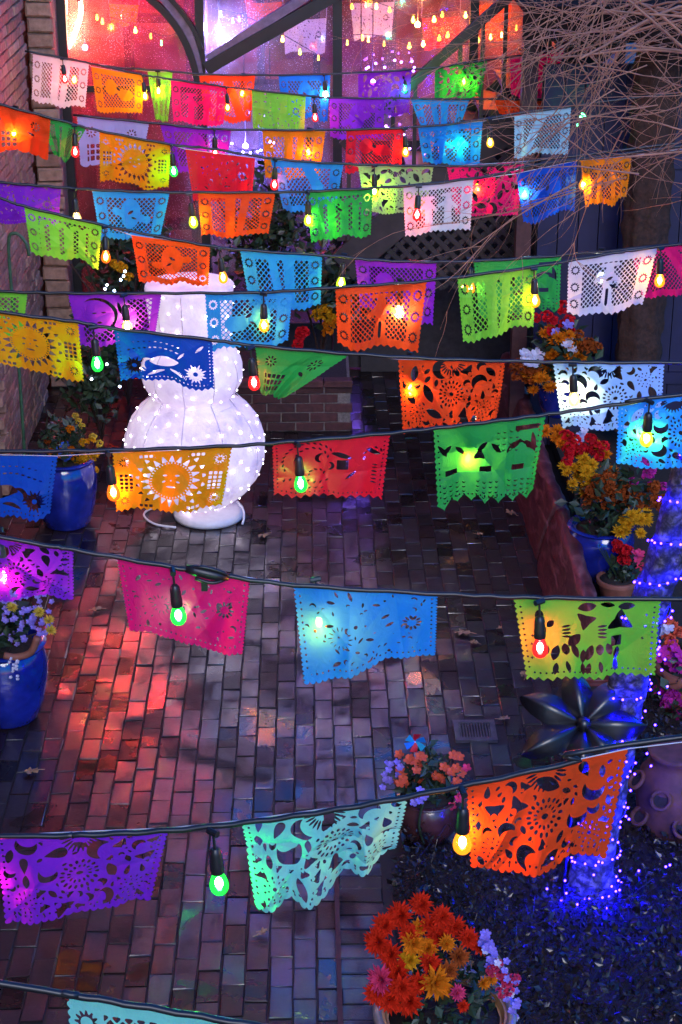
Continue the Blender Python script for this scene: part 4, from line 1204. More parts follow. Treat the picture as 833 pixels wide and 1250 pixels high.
# ================================================================== SNOWMAN LAMP
def snowman():
    b = gnd(246, 636)
    yb = b.y + .10
    cxy = at(238, 545, yb)
    X0, Y0 = cxy.x, yb
    e = empty('light_up_snowman', (X0, Y0, 0), 'glowing white light up snowman with a flared top hat on the wet bricks', 'snowman')
    def zpx(py): return at(238, py, Y0).z
    zc = zpx(545); zr = .455; R1 = .487
    zh = zpx(452); R2 = .345
    prof = []
    for i in range(3, 30):      # belly
        t = math.pi * i / 32
        r, z = R1 * math.sin(t), zc - zr * math.cos(t)
        if i > 20 and z > zh - .245: break
        prof.append((r, z))
    zs = prof[-1][1]
    for i in range(0, 22):
        t = math.pi * (.27 + .62 * i / 21)
        r, z = R2 * math.sin(t), zh - .285 * math.cos(t)
        if z > zs + .02 and r < R2 * 1.01: prof.append((r, z))
        if i > 12 and r < .27: break
    zt = zpx(348); zb = prof[-1][1]
    for i in range(0, 9):
        t = i / 8; prof.append((.262 + .035 * t, zb + .02 + (zt - zb - .02) * t))
    prof += [(.285, zt + .012), (.20, zt + .016), (.001, zt + .018)]
    m, nt, N, L, P, O = newmat('glowing_white_mesh_fabric')
    tc = N.new('ShaderNodeTexCoord'); v = N.new('ShaderNodeTexVoronoi'); v.feature = 'DISTANCE_TO_EDGE'; v.inputs['Scale'].default_value = 30
    n = noise(nt, 5, 5); n2 = noise(nt, 45, 3)
    L.new(tc.outputs['Object'], v.inputs['Vector'])
    ad = N.new('ShaderNodeMath'); ad.operation = 'MULTIPLY_ADD'; L.new(n2.outputs[0], ad.inputs[0]); ad.inputs[1].default_value = .5; L.new(n.outputs[0], ad.inputs[2])
    r = ramp(nt, ad.outputs[0], [(.48, (.34, .22, .42)), (.72, (.76, .58, .84)), (.95, (1, .9, 1))])
    P.inputs['Base Color'].default_value = (.55, .48, .58, 1); P.inputs['Roughness'].default_value = .6
    L.new(r.outputs[0], P.inputs['Emission Color']); P.inputs['Emission Strength'].default_value = .058
    L.new(bump_from(nt, ad.outputs[0], .35, .02), P.inputs['Normal'])
    g = G(); g.lathe(prof, (X0, Y0, 0), 56, cap=False)
    g.v = [(p[0] + .004 * math.sin(p[2] * 40 + p[0] * 30), p[1], p[2]) for p in g.v]
    m.cycles.emission_sampling = 'NONE'
    put('body', g, m, e)
    wire = simple('pale_wire', (.62, .52, .64), .5, bump=0)
    for k in range(10):
        an = 2 * math.pi * (k + .3) / 10
        g = G(); g.tube([(X0 + (r_ + .002) * math.cos(an), Y0 + (r_ + .002) * math.sin(an), z) for r_, z in prof[::2][:-1]], .0028, 5); put('rib', g, wire, e)
    for rr, zz in ((.30, zh - .22), (.262, zb + .02), (.29, zt)):
        g = G(); g.tube([(X0 + rr * math.cos(a * .2618), Y0 + rr * math.sin(a * .2618), zz) for a in range(25)], .004, 5); put('hoop', g, wire, e)
    lmes = []
    for k_, (st_, rd_) in enumerate(((2.5, .0066), (1.0, .006), (.4, .0055))):
        g = G(); g.ball((0, 0, 0), rd_, 6, 4); lmes.append(g.mesh('led', emit('snowman_led' + str(k_), (.95, .86, 1), st_, False)))
    pr = np.array(prof); rr_ = random.Random(3); pts = []
    for _ in range(4000):
        i = rr_.randrange(len(prof) - 4); t = rr_.random(); r_ = prof[i][0] * (1 - t) + prof[i + 1][0] * t; z = prof[i][1] * (1 - t) + prof[i + 1][1] * t
        an = -rr_.random() * math.pi * 1.1 + .15
        p = Vector((X0 + (r_ + .004) * math.cos(an), Y0 + (r_ + .004) * math.sin(an), z))
        if all((p - q).length > .088 for q in pts): pts.append(p)
    for p in pts: inst('led', rr_.choice(lmes), e, p)
    bb = gnd(255, 634)
    g = G(); g.lathe([(.245, .0), (.25, .02), (.245, .045), (.22, .055), (.05, .06)], (bb.x, bb.y + .06, .004), 36); put('base', g, M_WHITEPL, e)
    g = G(); g.tube([(X0, Y0, .05), (X0, Y0, .2)], .05, 12); put('neck', g, M_WHITEPL, e)
    g = G(); g.tube(crom([gnd(x, y, .012) for x, y in ((215, 644), (190, 640), (176, 630), (182, 622), (200, 618))], 6), .008, 6); put('power_cable', g, M_WHITEPL, e)
    g = G(); g.tube(crom([gnd(x, y, .05 + .07 * h) for x, y, h in ((296, 640, 0), (298, 632, .4), (297, 622, .8), (290, 612, 1))], 6), .008, 6); put('carry_handle', g, M_WHITEPL, e)
snowman()

# ================================================================== FLOWERS
FC = {'mum_red': (.75, .035, .012), 'mum_orange': (.80, .22, .012), 'gold': (.75, .36, .015), 'coral': (.80, .14, .07), 'lilac': (.34, .26, .75), 'white': (.72, .68, .78), 'pinkfl': (.78, .06, .16), 'yellowfl': (.72, .52, .07), 'rust': (.42, .09, .02), 'bluefl': (.05, .12, .55), 'redfl': (.75, .02, .03), 'magenta': (.62, .04, .35)}
FMAT = {k: petal_mat('petal_' + k, c) for k, c in FC.items()}
def mum_geo(seed, rings=((16, 1.0, .28), (15, .92, .55), (12, .72, .9), (8, .45, 1.25))):
    r = random.Random(seed); g = G()
    for n, l, el in rings:
        for k in range(n):
            a = 2 * math.pi * (k + r.random() * .6) / n; ll = l * r.uniform(.82, 1.08); ee = el + r.uniform(-.15, .15); w = .12 * r.uniform(.8, 1.2)
            d = Vector((math.cos(a) * math.cos(ee), math.sin(a) * math.cos(ee), math.sin(ee))); s = Vector((-math.sin(a), math.cos(a), 0)); u = d.cross(s) * -1
            up = Vector((0, 0, 1))
            g.add([d * .08 - s * w * .3, d * .08 + s * w * .3, d * ll * .6 + s * w + up * .05, d * ll * .6 - s * w + up * .05, d * ll - up * .03, d * ll * .55 - up * .0], [(0, 1, 5), (1, 2, 5), (2, 4, 5), (4, 3, 5), (3, 0, 5)])
    return g
def simple_flower_geo(seed, n=5):
    r = random.Random(seed); g = G()
    for k in range(n):
        a = 2 * math.pi * k / n + r.uniform(-.1, .1); d = Vector((math.cos(a), math.sin(a), r.uniform(.1, .45))); s = Vector((-math.sin(a), math.cos(a), 0)); w = .42
        g.add([(0, 0, 0), d * .5 - s * w, d * .95 - s * w * .7, d * 1.05, d * .95 + s * w * .7, d * .5 + s * w, d * .55 - Vector((0, 0, .1))], [(0, 1, 6), (1, 2, 6), (2, 3, 6), (3, 4, 6), (4, 5, 6), (5, 0, 6)])
    g.ball((0, 0, .1), .16, 6, 4)
    return g
def ruffle_geo(seed):
    r = random.Random(seed); g = G()
    for k in range(26):
        d = Vector((r.gauss(0, 1), r.gauss(0, 1), abs(r.gauss(0, .8)) + .15)).normalized()
        s = d.cross(Vector((r.gauss(0, 1), r.gauss(0, 1), r.gauss(0, 1)))).normalized(); t = d.cross(s); c = d * r.uniform(.45, .8); w = r.uniform(.28, .45)
        g.add([c - s * w, c - t * w * .8 + d * .15, c + s * w, c + t * w * .8 + d * .15, c - d * .1], [(0, 1, 4), (1, 2, 4), (2, 3, 4), (3, 0, 4)])
    return g
_fm = {}
def fmesh(kind, col, v):
    k = (kind, col, v)
    if k not in _fm:
        g = {'mum': mum_geo, 'five': simple_flower_geo, 'ruffle': ruffle_geo}[kind](hash(kind) % 7 * 0 + v + 11)
        _fm[k] = g.mesh('flower', FMAT[col], False)
    return _fm[k]
def bloom(parent, kind, col, p, s, nrm=None, name='flower'):
    n = Vector(nrm) if nrm is not None else Vector((rnd.uniform(-.4, .4), -.6 + rnd.uniform(-.3, .3), .8))
    rot = n.normalized().to_track_quat('Z', 'Y').to_euler()
    return inst(name, fmesh(kind, col, rnd.randrange(3)), parent, p, rot, s)
def leaves(g, c, rad, n, size, up=.4, flat=1.0, rr=rnd):
    c = Vector(c)
    for _ in range(n):
        d = Vector((rr.gauss(0, 1), rr.gauss(0, 1), rr.gauss(0, 1) * flat)).normalized() * rad * rr.random() ** .4
        d.z = d.z * 1.0
        leaf(g, c + d, Vector((rr.gauss(0, 1), rr.gauss(0, 1), rr.gauss(0, .6) + up)), size * rr.uniform(.6, 1.3), rr)
def leaf(g, p, d, l, rr=rnd):
    d = Vector(d).normalized(); s = d.cross(Vector((rr.gauss(0, 1), rr.gauss(0, 1), rr.gauss(0, 1)))).normalized(); n = d.cross(s); w = l * .3
    g.add([p, p + d * l * .45 + s * w + n * l * .06, p + d * l, p + d * l * .45 - s * w + n * l * .06, p + d * l * .5], [(0, 1, 4), (1, 2, 4), (2, 3, 4), (3, 0, 4)])
def potprof(r, h, kind='urn'):
    if kind == 'urn': q = [(.62, 0), (.70, .03), (.86, .25), (.98, .55), (1.0, .72), (.93, .88), (.88, .93), (.97, .955), (1.0, .985), (.97, 1.0), (.86, 1.0), (.82, .93)]
    elif kind == 'flower': q = [(.66, 0), (.7, .02), (.92, .78), (1.0, .80), (1.02, .97), (1.0, 1.0), (.88, 1.0), (.84, .88)]
    else: q = [(.5, 0), (.62, .05), (.92, .35), (1.0, .6), (.9, .85), (.84, .92), (.95, .97), (.93, 1.0), (.82, 1.0), (.8, .92)]
    return [(a * r, b * h) for a, b in q]
def pot(parent, c, r, h, mat, kind='urn', soil=True):
    g = G(); g.lathe(potprof(r, h, kind), c, 36); me = put('pot', g, mat, parent); autosmooth(me.data, 50)
    g = G(); g.lathe([(r * .87, 0), (r * .5, h * .03), (.001, h * .04)], (c[0], c[1], c[2] + h * .92), 20); put('soil', g, M_SOIL, parent)

# left cobalt pot further back, with yellow and orange flowers
p = gnd(78, 655); p.y += .22
e = empty('flower_pot', p, 'cobalt pot with yellow and orange flowers by the left wall', 'flower pot', 'flower pots')
pot(e, p, .225, .50, M_BLUEGLAZE)
g = G(); leaves(g, p + Vector((0, 0, .62)), .16, 260, .07); put('foliage', g, M_LEAF, e, False)
for i in range(26):
    u = rnd.random(); x, y = 58 + 64 * u, 520 + 45 * rnd.random() + abs(u - .5) * 30
    col = 'gold' if u > .52 else 'rust' if rnd.random() < .4 else 'mum_orange'
    if u > .7 and rnd.random() < .4: col = 'yellowfl'
    bloom(e, 'ruffle', col, at(x, y, p.y - .05 + rnd.uniform(-.08, .08)), .035)
for i in range(5): bloom(e, 'five', 'bluefl', at(70 + 14 * rnd.random(), 540 + 20 * rnd.random(), p.y - .12), .035)
for i in range(3): bloom(e, 'ruffle', 'yellowfl', at(92 + 4 * i, 508 + 6 * i, p.y), .028)
g = G()
for x, y in ((92, 512), (80, 515), (100, 520)): g.tube([p + Vector((0, 0, .45)), at(x, y, p.y)], .004, 5)
put('stem', g, M_LEAF, e)

# nearer cobalt pot at the left edge, lilac flowers
p = gnd(6, 893); p.y += .17
e = empty('flower_pot', p, 'cobalt pot with lilac and yellow flowers cut by the left edge', 'flower pot', 'flower pots')
pot(e, p, .235, .47, M_BLUEGLAZE)
g = G(); leaves(g, p + Vector((0, 0, .56)), .17, 240, .08); put('foliage', g, M_LEAF, e, False)
for i in range(80):
    x, y = 2 + 62 * rnd.random(), 722 + 65 * rnd.random() + 0
    if x > 45 and y > 775: continue
    bloom(e, 'five', 'lilac', at(x, y, p.y - .06 + rnd.uniform(-.1, .1)), .017)
for x, y in ((48, 748), (62, 770), (15, 742), (60, 758)): bloom(e, 'mum', 'yellowfl', at(x, y, p.y - .17), .038)
for i in range(14): bloom(e, 'five', 'white', at(12 + 10 * rnd.random(), 802 + 30 * rnd.random(), p.y - .24), .010)
g = G(); g.tube(crom([at(x, y, p.y - .2) for x, y in ((5, 800), (20, 802), (38, 796), (46, 778))], 5), [.02] * 16, 8); put('dry_stem', g, M_TERRA, e)

# coral flower pot at the edge of the planting bed
p = gnd(523, 1036); p.y += .10
e = empty('flower_pot', p, 'dark brown bowl of coral flowers beside the drain', 'flower pot', 'flower pots')
pot(e, p, .165, .25, M_BROWNGLAZE, 'bowl')
g = G(); leaves(g, p + Vector((0, .02, .33)), .15, 300, .06); put('foliage', g, M_LEAF, e, False)
for i in range(34):
    x, y = (484 + 38 * rnd.random(), 916 + 42 * rnd.random()) if rnd.random() < .55 else (528 + 40 * rnd.random(), 922 + 34 * rnd.random())
    bloom(e, 'five', 'coral', at(x, y, p.y - .02 + rnd.uniform(-.08, .08)), .024)
for i in range(14): bloom(e, 'five', 'lilac', at(466 + 24 * rnd.random(), 928 + 40 * rnd.random(), p.y + rnd.uniform(-.08, .05)), .018)
for x, y in ((512, 978), (518, 972), (506, 980), (513, 965)): bloom(e, 'five', 'lilac', at(x, y, p.y - .2), .022)
for x, y in ((560, 975), (552, 985), (566, 970), (570, 938)): bloom(e, 'five', 'pinkfl', at(x, y, p.y - .1), .024)
g = G(); g.tube(crom([at(x, y, p.y - .18) for x, y in ((520, 972), (514, 990), (512, 1010), (518, 1030))], 5), .007, 6); put('trailing_leaf', g, M_LEAF, e)
# foil pinwheel stuck in it
q = at(507, 905, p.y + .02)
w = empty('foil_pinwheel', q, 'small blue and red foil pinwheel above the coral flowers', 'pinwheel')
for k in range(6):
    a = k * math.pi / 3; g = G(); d = Vector((math.cos(a), -.3, math.sin(a))); s = Vector((-math.sin(a), -.2, math.cos(a)))
    g.add([q, q + d * .055, q + d * .04 + s * .035, q + s * .012], [(0, 1, 2), (0, 2, 3)])
    put('vane', g, simple('foil_' + str(k), ((.02, .25, .7), (.6, .02, .04), (.03, .5, .7))[k % 3], .2, metal=.4, var=.1, bump=0), w, False)
g = G(); g.tube([q, (q.x, q.y, .28)], .003, 5); put('stick', g, M_CORD, w)

# big chrysanthemum pot at the bottom
p = gnd(540, 1330); 
rim = at(540, 1236, p.y)
e = empty('flower_pot', (p.x, p.y, 0), 'tan painted pot of red and orange chrysanthemums at the bottom edge', 'flower pot', 'flower pots')
hz = rim.z; rr_ = .275
g = G(); g.lathe(potprof(rr_, hz, 'urn'), (p.x, p.y, 0), 40); autosmooth(put('pot', g, M_TALAVERA, e).data, 50)
g = G(); g.lathe([(rr_ * .80, 0), (.001, .02)], (p.x, p.y, hz * .93), 24); put('soil', g, M_SOIL, e)
g = G(); g.lathe([(rr_ * 1.0, hz - .012), (rr_ * 1.035, hz - .004), (rr_ * 1.03, hz + .012), (rr_ * .95, hz + .016), (rr_ * .90, hz + .005)], (p.x, p.y, 0), 40, cap=False); put('rim', g, simple('grey_glaze_rim', (.2, .17, .17), .3, coat=.4), e)
sw = simple('dark_painted_scroll', (.05, .022, .012), .5, bump=0)
for k in range(18):     # painted scroll relief round the shoulder
    a = 2 * math.pi * k / 18; g = G(); pts = []
    for t in range(14):
        th = t * .62; rad = .045 * (1 - t / 17); aa = a + rad * math.cos(th) / rr_
        zz = hz * .72 + rad * math.sin(th); 
        r_ = rr_ * np.interp(zz / hz, [.25, .55, .72, .88, .93], [.86, .98, 1.0, .93, .88]) + .001
        pts.append((p.x + r_ * math.cos(aa), p.y + r_ * math.sin(aa), zz))
    g.tube(pts, .0035, 5); put('scroll', g, sw, e)
g = G(); leaves(g, (p.x, p.y + .03, hz + .06), .21, 420, .05, .3, .5); put('foliage', g, M_LEAF, e, False)
mums = [('mum_red', 470, 1130, .060), ('mum_red', 462, 1150, .055), ('mum_red', 490, 1118, .055), ('mum_red', 515, 1105, .058), ('mum_red', 540, 1120, .050), ('mum_red', 500, 1140, .050), ('mum_red', 525, 1128, .05), ('mum_orange', 512, 1132, .042), ('mum_orange', 505, 1152, .05), ('mum_orange', 522, 1158, .048), ('mum_red', 478, 1165, .05), ('mum_red', 556, 1132, .045), ('mum_red', 572, 1146, .045), ('mum_red', 585, 1155, .04),
 ('mum_red', 486, 1186, .062), ('gold', 500, 1172, .05), ('pinkfl', 466, 1196, .055), ('mum_red', 475, 1220, .062), ('mum_red', 500, 1222, .06), ('mum_red', 490, 1206, .055), ('mum_red', 460, 1212, .05), ('mum_orange', 532, 1200, .065), ('mum_orange', 545, 1152, .035), ('mum_red', 525, 1175, .05), ('mum_red', 535, 1142, .05), ('rust', 560, 1168, .045), ('pinkfl', 558, 1212, .035), ('mum_red', 512, 1200, .045), ('mum_red', 565, 1228, .03), ('rust', 548, 1185, .04), ('mum_orange', 590, 1200, .03), ('mum_orange', 600, 1195, .028)]
for c, x, y, s in mums:
    t = (y - 1100) / 130
    bloom(e, 'mum', c, at(x, y, p.y + .12 - .26 * t + rnd.uniform(-.02, .02)), s * rnd.uniform(1.0, 1.25), (rnd.uniform(-.3, .3) + (x - 525) / 160, -.75, .75 - .3 * t))
for x, y, s in ((606, 1178, .03), (612, 1190, .028), (618, 1200, .03), (628, 1196, .03), (600, 1186, .028), (622, 1210, .028), (612, 1212, .028)): bloom(e, 'ruffle', 'pinkfl', at(x, y, p.y - .05), s)
for i in range(46):
    u = rnd.random(); x = 592 + 40 * u + rnd.uniform(-8, 8); y = 1150 + 95 * u * rnd.uniform(.6, 1.1) + rnd.uniform(-10, 10)
    bloom(e, 'five', rnd.choice(['lilac', 'lilac', 'white']), at(x, y, p.y - .03 + rnd.uniform(-.06, .06)), .015)
for i in range(10): bloom(e, 'five', 'lilac', at(588 + 12 * rnd.random(), 1138 + 16 * rnd.random(), p.y), .017)

# right side: cobalt pot with a big mixed bouquet on the raised bed
p = gnd(738, 722, .1); p.y += .25
p = Vector((p.x, p.y, .1))
e = empty('flower_pot', p, 'tall cobalt urn with orange and gold marigolds on the right', 'flower pot', 'flower pots')
top = at(738, 640, p.y)
pot(e, p, .215, top.z - .1, M_BLUEGLAZE)
g = G(); leaves(g, top + Vector((.02, 0, .16)), .26, 420, .08); put('foliage', g, M_LEAF, e, False)
def fill(parent, pts, Y, kind, col, n, spread, size):
    for _ in range(n):
        x, y = rnd.choice(pts); bloom(parent, kind, col, at(x + rnd.gauss(0, spread), y + rnd.gauss(0, spread * .8), Y + rnd.uniform(-.08, .08)), size * rnd.uniform(.8, 1.2))
fill(e, [(680, 532), (690, 545)], p.y + .15, 'mum', 'mum_orange', 12, 7, .05)
fill(e, [(700, 552), (725, 552), (712, 545)], p.y + .05, 'ruffle', 'redfl', 14, 8, .05)
fill(e, [(700, 575), (715, 590), (722, 572)], p.y - .05, 'mum', 'gold', 22, 9, .052)
fill(e, [(740, 575), (735, 545)], p.y + .1, 'mum', 'mum_orange', 8, 9, .05)
fill(e, [(748, 595), (735, 605)], p.y - .05, 'ruffle', 'rust', 26, 12, .05)
fill(e, [(772, 632), (782, 640), (764, 645)], p.y - .2, 'mum', 'gold', 16, 8, .052)
fill(e, [(765, 612), (790, 600), (805, 610)], p.y - .05, 'ruffle', 'rust', 18, 9, .045)
fill(e, [(708, 537), (715, 530)], p.y + .1, 'five', 'white', 6, 5, .03)
fill(e, [(775, 570), (790, 575)], p.y + .1, 'ruffle', 'magenta', 8, 10, .045)
# terracotta pot with a red flower
p = Vector(gnd(756, 742, .06)); p.y += .12; p.z = .06
e = empty('flower_pot', p, 'terracotta pot with red flowers next to the tall cobalt urn', 'flower pot', 'flower pots')
top = at(756, 706, p.y)
pot(e, p, .13, max(.15, top.z - .06), M_TERRA, 'flower')
fill(e, [(758, 672), (764, 680)], p.y - .02, 'ruffle', 'redfl', 12, 6, .04)
fill(e, [(778, 685)], p.y - .05, 'five', 'pinkfl', 6, 7, .03)
g = G(); leaves(g, at(765, 700, p.y), .1, 90, .07)
for k in range(5): g.tube([p + Vector((0, 0, .15)), at(730 + rnd.uniform(0, 50), 660 + rnd.uniform(0, 25), p.y)], .003, 4)
put('foliage', g, M_LEAF, e, False)
# far bouquet in a cobalt urn by the planks
p = Vector(at(684, 478, 12.2)); p.z = .45
e = empty('flower_pot', (p.x, p.y, .45), 'orange bouquet with white foil ribbons in front of the indigo planks', 'flower pot', 'flower pots')
top = at(684, 478, p.y)
pot(e, (p.x, p.y, .45), .17, max(.3, top.z - .45), M_BLUEGLAZE)
g = G(); leaves(g, top + Vector((0, 0, .25)), .26, 400, .09); put('foliage', g, M_LEAF, e, False)
fill(e, [(680, 420), (700, 430), (668, 440)], p.y - .08, 'mum', 'mum_orange', 24, 11, .065)
fill(e, [(680, 395), (690, 400)], p.y, 'ruffle', 'redfl', 10, 10, .06)
fill(e, [(702, 415), (712, 425)], p.y - .05, 'ruffle', 'rust', 12, 8, .055)
fill(e, [(664, 470), (672, 478)], p.y - .15, 'mum', 'mum_orange', 9, 7, .055)
fill(e, [(652, 433), (645, 438)], p.y - .12, 'five', 'white', 7, 5, .045)
fill(e, [(692, 412), (700, 420)], p.y - .15, 'five', 'white', 5, 5, .04)
fill(e, [(688, 405)], p.y - .12, 'five', 'lilac', 4, 6, .04)
fill(e, [(665, 452), (640, 450)], p.y - .1, 'ruffle', 'rust', 12, 9, .055)
# flowers at the right edge behind the trunk
p = Vector((gnd(850, 905).x, gnd(850, 905).y + .25, 0))
e = empty('flower_pot', p, 'terracotta pot of coral and magenta flowers at the right edge', 'flower pot', 'flower pots')
pot(e, p, .2, .34, M_TERRA, 'flower')
fill(e, [(822, 775), (830, 790)], p.y, 'ruffle', 'coral', 16, 9, .04)
fill(e, [(815, 800), (830, 810), (825, 825)], p.y - .04, 'five', 'magenta', 22, 9, .035)
fill(e, [(828, 860), (818, 850)], p.y - .1, 'ruffle', 'magenta', 18, 9, .04)
fill(e, [(812, 770)], p.y, 'five', 'white', 4, 6, .03)
g = G(); leaves(g, at(835, 830, p.y), .24, 320, .07); put('foliage', g, M_LEAF, e, False)

# strawberry pot with cupped pockets
p = Vector((gnd(822, 1040).x, gnd(822, 1040).y + .1, .03))
e = empty('strawberry_pot', p, 'terracotta strawberry pot with cupped pockets, tinted violet', 'pot')
g = G(); g.lathe([(.11, 0), (.12, .02), (.17, .12), (.185, .25), (.17, .36), (.125, .42), (.12, .45), (.14, .47), (.14, .49), (.12, .49)], p, 32); M_DKT = simple('old_dark_terracotta', (.10, .032, .024), .75, var=.45, scale=14); put('body', g, M_DKT, e)
for zz, an in ((.30, -2.1), (.30, -.9), (.16, -1.5), (.16, -2.7), (.33, -3.0), (.17, -.3)):
    c = p + Vector((.185 * math.cos(an), .185 * math.sin(an), zz)); nrm = Vector((math.cos(an), math.sin(an), .9)).normalized()
    s = nrm.cross(Vector((0, 0, 1))).normalized(); t = s.cross(nrm)
    g = G(); g.tube([c + (s * math.cos(k * .3927) + t * math.sin(k * .3927)) * .045 + nrm * .012 for k in range(17)], .011, 7); put('pocket_lip', g, M_DKT, e)
    g = G(); g.add([c + (s * math.cos(k * .3927) + t * math.sin(k * .3927)) * .044 + nrm * .004 for k in range(16)], [tuple(range(16))]); put('pocket_dark_disc', g, M_SOIL, e, False)  # dark disc stands for the shade inside the pocket's hole

# ================================================================== BLACK METAL FLOWER ON A STAKE
c = at(712, 884, 6.75)
e = empty('metal_flower', (c.x, c.y, .05), 'black metal flower sculpture on a garden stake at the edge of the paving', 'sculpture')
nrm = Vector((0.05, -.72, .69)).normalized(); sx = nrm.cross(Vector((0, 0, 1))).normalized(); sy = sx.cross(nrm)
if sx.x < 0: sx = -sx
if sy.z < 0: sy = -sy
M_BLKGLOSS = simple('glossy_black_paint', (.006, .005, .007), .36, var=.3, bump=.06, coat=.3)
for k, (an, ln) in enumerate(((95, .24), (42, .27), (-4, .27), (-55, .20), (-98, .20), (203, .29), (152, .28))):
    a = R(an); d = sx * math.cos(a) + sy * math.sin(a); s = sx * -math.sin(a) + sy * math.cos(a)
    g = G(); vs = []; fs = []; nu, nv = 12, 8
    for side in (0, 1):
        for i in range(nu + 1):
            t = i / nu; w = .070 * math.sin(math.pi * min(1, t * .93 + .07)) ** .65 * (1 if t < .97 else .5)
            for j in range(nv + 1):
                q = j / nv * 2 - 1
                hgt = .05 * math.sin(t * math.pi * .85) - .035 * q * q + .012 * math.exp(-(q * 4) ** 2) - .012 * side * (1 - abs(q)) - .03 * t
                vs.append(c + d * (.02 + ln * t) + s * (w * q) + nrm * hgt)
    m = nv + 1; off = (nu + 1) * m
    for i in range(nu):
        for j in range(nv):
            fs.append((i * m + j, i * m + j + 1, (i + 1) * m + j + 1, (i + 1) * m + j)); fs.append(tuple(off + x for x in (i * m + j, (i + 1) * m + j, (i + 1) * m + j + 1, i * m + j + 1)))
    g.add(vs, fs); put('petal', g, M_BLKGLOSS, e)
g = G(); g.ball(c + nrm * .01, .035, 12, 8); put('center', g, M_BLKGLOSS, e)
g = G(); g.tube([c - nrm * .03, (c.x - .03, c.y - .02, .7), (c.x - .05, c.y - .02, .0)], .008, 8); put('stake', g, M_BLKGLOSS, e)

# ================================================================== LEANING TREE WITH BLUE LIGHTS, BARE TWIGS
B0 = gnd(722, 1105)
path = crom([(B0.x - .01, B0.y, -.03), (B0.x + .02, B0.y + .03, .35), tuple(at(752, 900, B0.y + .08)), tuple(at(778, 790, B0.y + .1)), tuple(at(812, 680, B0.y + .1)), tuple(at(850, 560, B0.y + .1)), tuple(at(900, 430, B0.y + .1)), tuple(at(960, 250, B0.y)), tuple(at(1000, 100, B0.y))], 14)
T = empty('bare_tree', (B0.x, B0.y, 0), 'leaning pale barked tree with bare twigs reaching over the flags from the right', 'tree')
mb, nt, N, L, P_, O = newmat('pale_blocky_bark')
tc = N.new('ShaderNodeTexCoord'); v = N.new('ShaderNodeTexVoronoi'); v.feature = 'DISTANCE_TO_EDGE'; v.inputs['Scale'].default_value = 15; v.inputs['Randomness'].default_value = .8
n = noise(nt, 40, 5); n9 = noise(nt, 6, 3)
nd = noise(nt, 11, 4); mxv = N.new('ShaderNodeMix'); mxv.data_type = 'RGBA'; mxv.blend_type = 'LINEAR_LIGHT'; mxv.inputs['Factor'].default_value = .06
mpb = N.new('ShaderNodeMapping'); mpb.inputs['Scale'].default_value = (.8, .8, 1.3)
L.new(tc.outputs['Object'], mxv.inputs['A']); L.new(nd.outputs['Color'], mxv.inputs['B']); L.new(mxv.outputs['Result'], mpb.inputs[0]); L.new(mpb.outputs[0], v.inputs['Vector'])
r1 = ramp(nt, v.outputs['Distance'], [(.0, (.012, .01, .01)), (.22, (.10, .085, .085)), (.4, (.20, .17, .17))])
r2 = ramp(nt, n.outputs[0], [(.38, (.12, .1, .1)), (.55, (1, 1, 1))])
mx = N.new('ShaderNodeMix'); mx.data_type = 'RGBA'; mx.blend_type = 'MULTIPLY'; mx.inputs['Factor'].default_value = .9
L.new(r1.outputs[0], mx.inputs['A']); L.new(r2.outputs[0], mx.inputs['B']); L.new(mx.outputs['Result'], P_.inputs['Base Color'])
P_.inputs['Roughness'].default_value = .8; L.new(bump_from(nt, r1.outputs[0], .8, .02), P_.inputs['Normal'])
vs = []; fs = []; nn = 30
frames = []
for i, q in enumerate(path):
    q = Vector(q); t = (Vector(path[min(i + 1, len(path) - 1)]) - Vector(path[max(i - 1, 0)])).normalized()
    a = t.cross(Vector((0, 1, 0))).normalized(); b = t.cross(a)
    rad = .078 - .0002 * i + .06 * max(0, 1 - i / 14) ** 2
    frames.append((q, a, b, rad, t))
    for k in range(nn):
        an = 2 * math.pi * k / nn
        blk = .010 * (math.sin(an * 5 + i * .15) > -.55) + .008 * (math.sin(i * 1.05 + math.sin(an * 3) * 1.2) > -.5) + .008 * math.sin(an * 3 + i * .2)
        vs.append(q + (a * math.cos(an) + b * math.sin(an)) * (rad + blk))
for i in range(len(path) - 1):
    for k in range(nn):
        k2 = (k + 1) % nn; fs.append((i * nn + k, i * nn + k2, (i + 1) * nn + k2, (i + 1) * nn + k))
g = G(); g.add(vs, fs); put('trunk', g, mb, T)
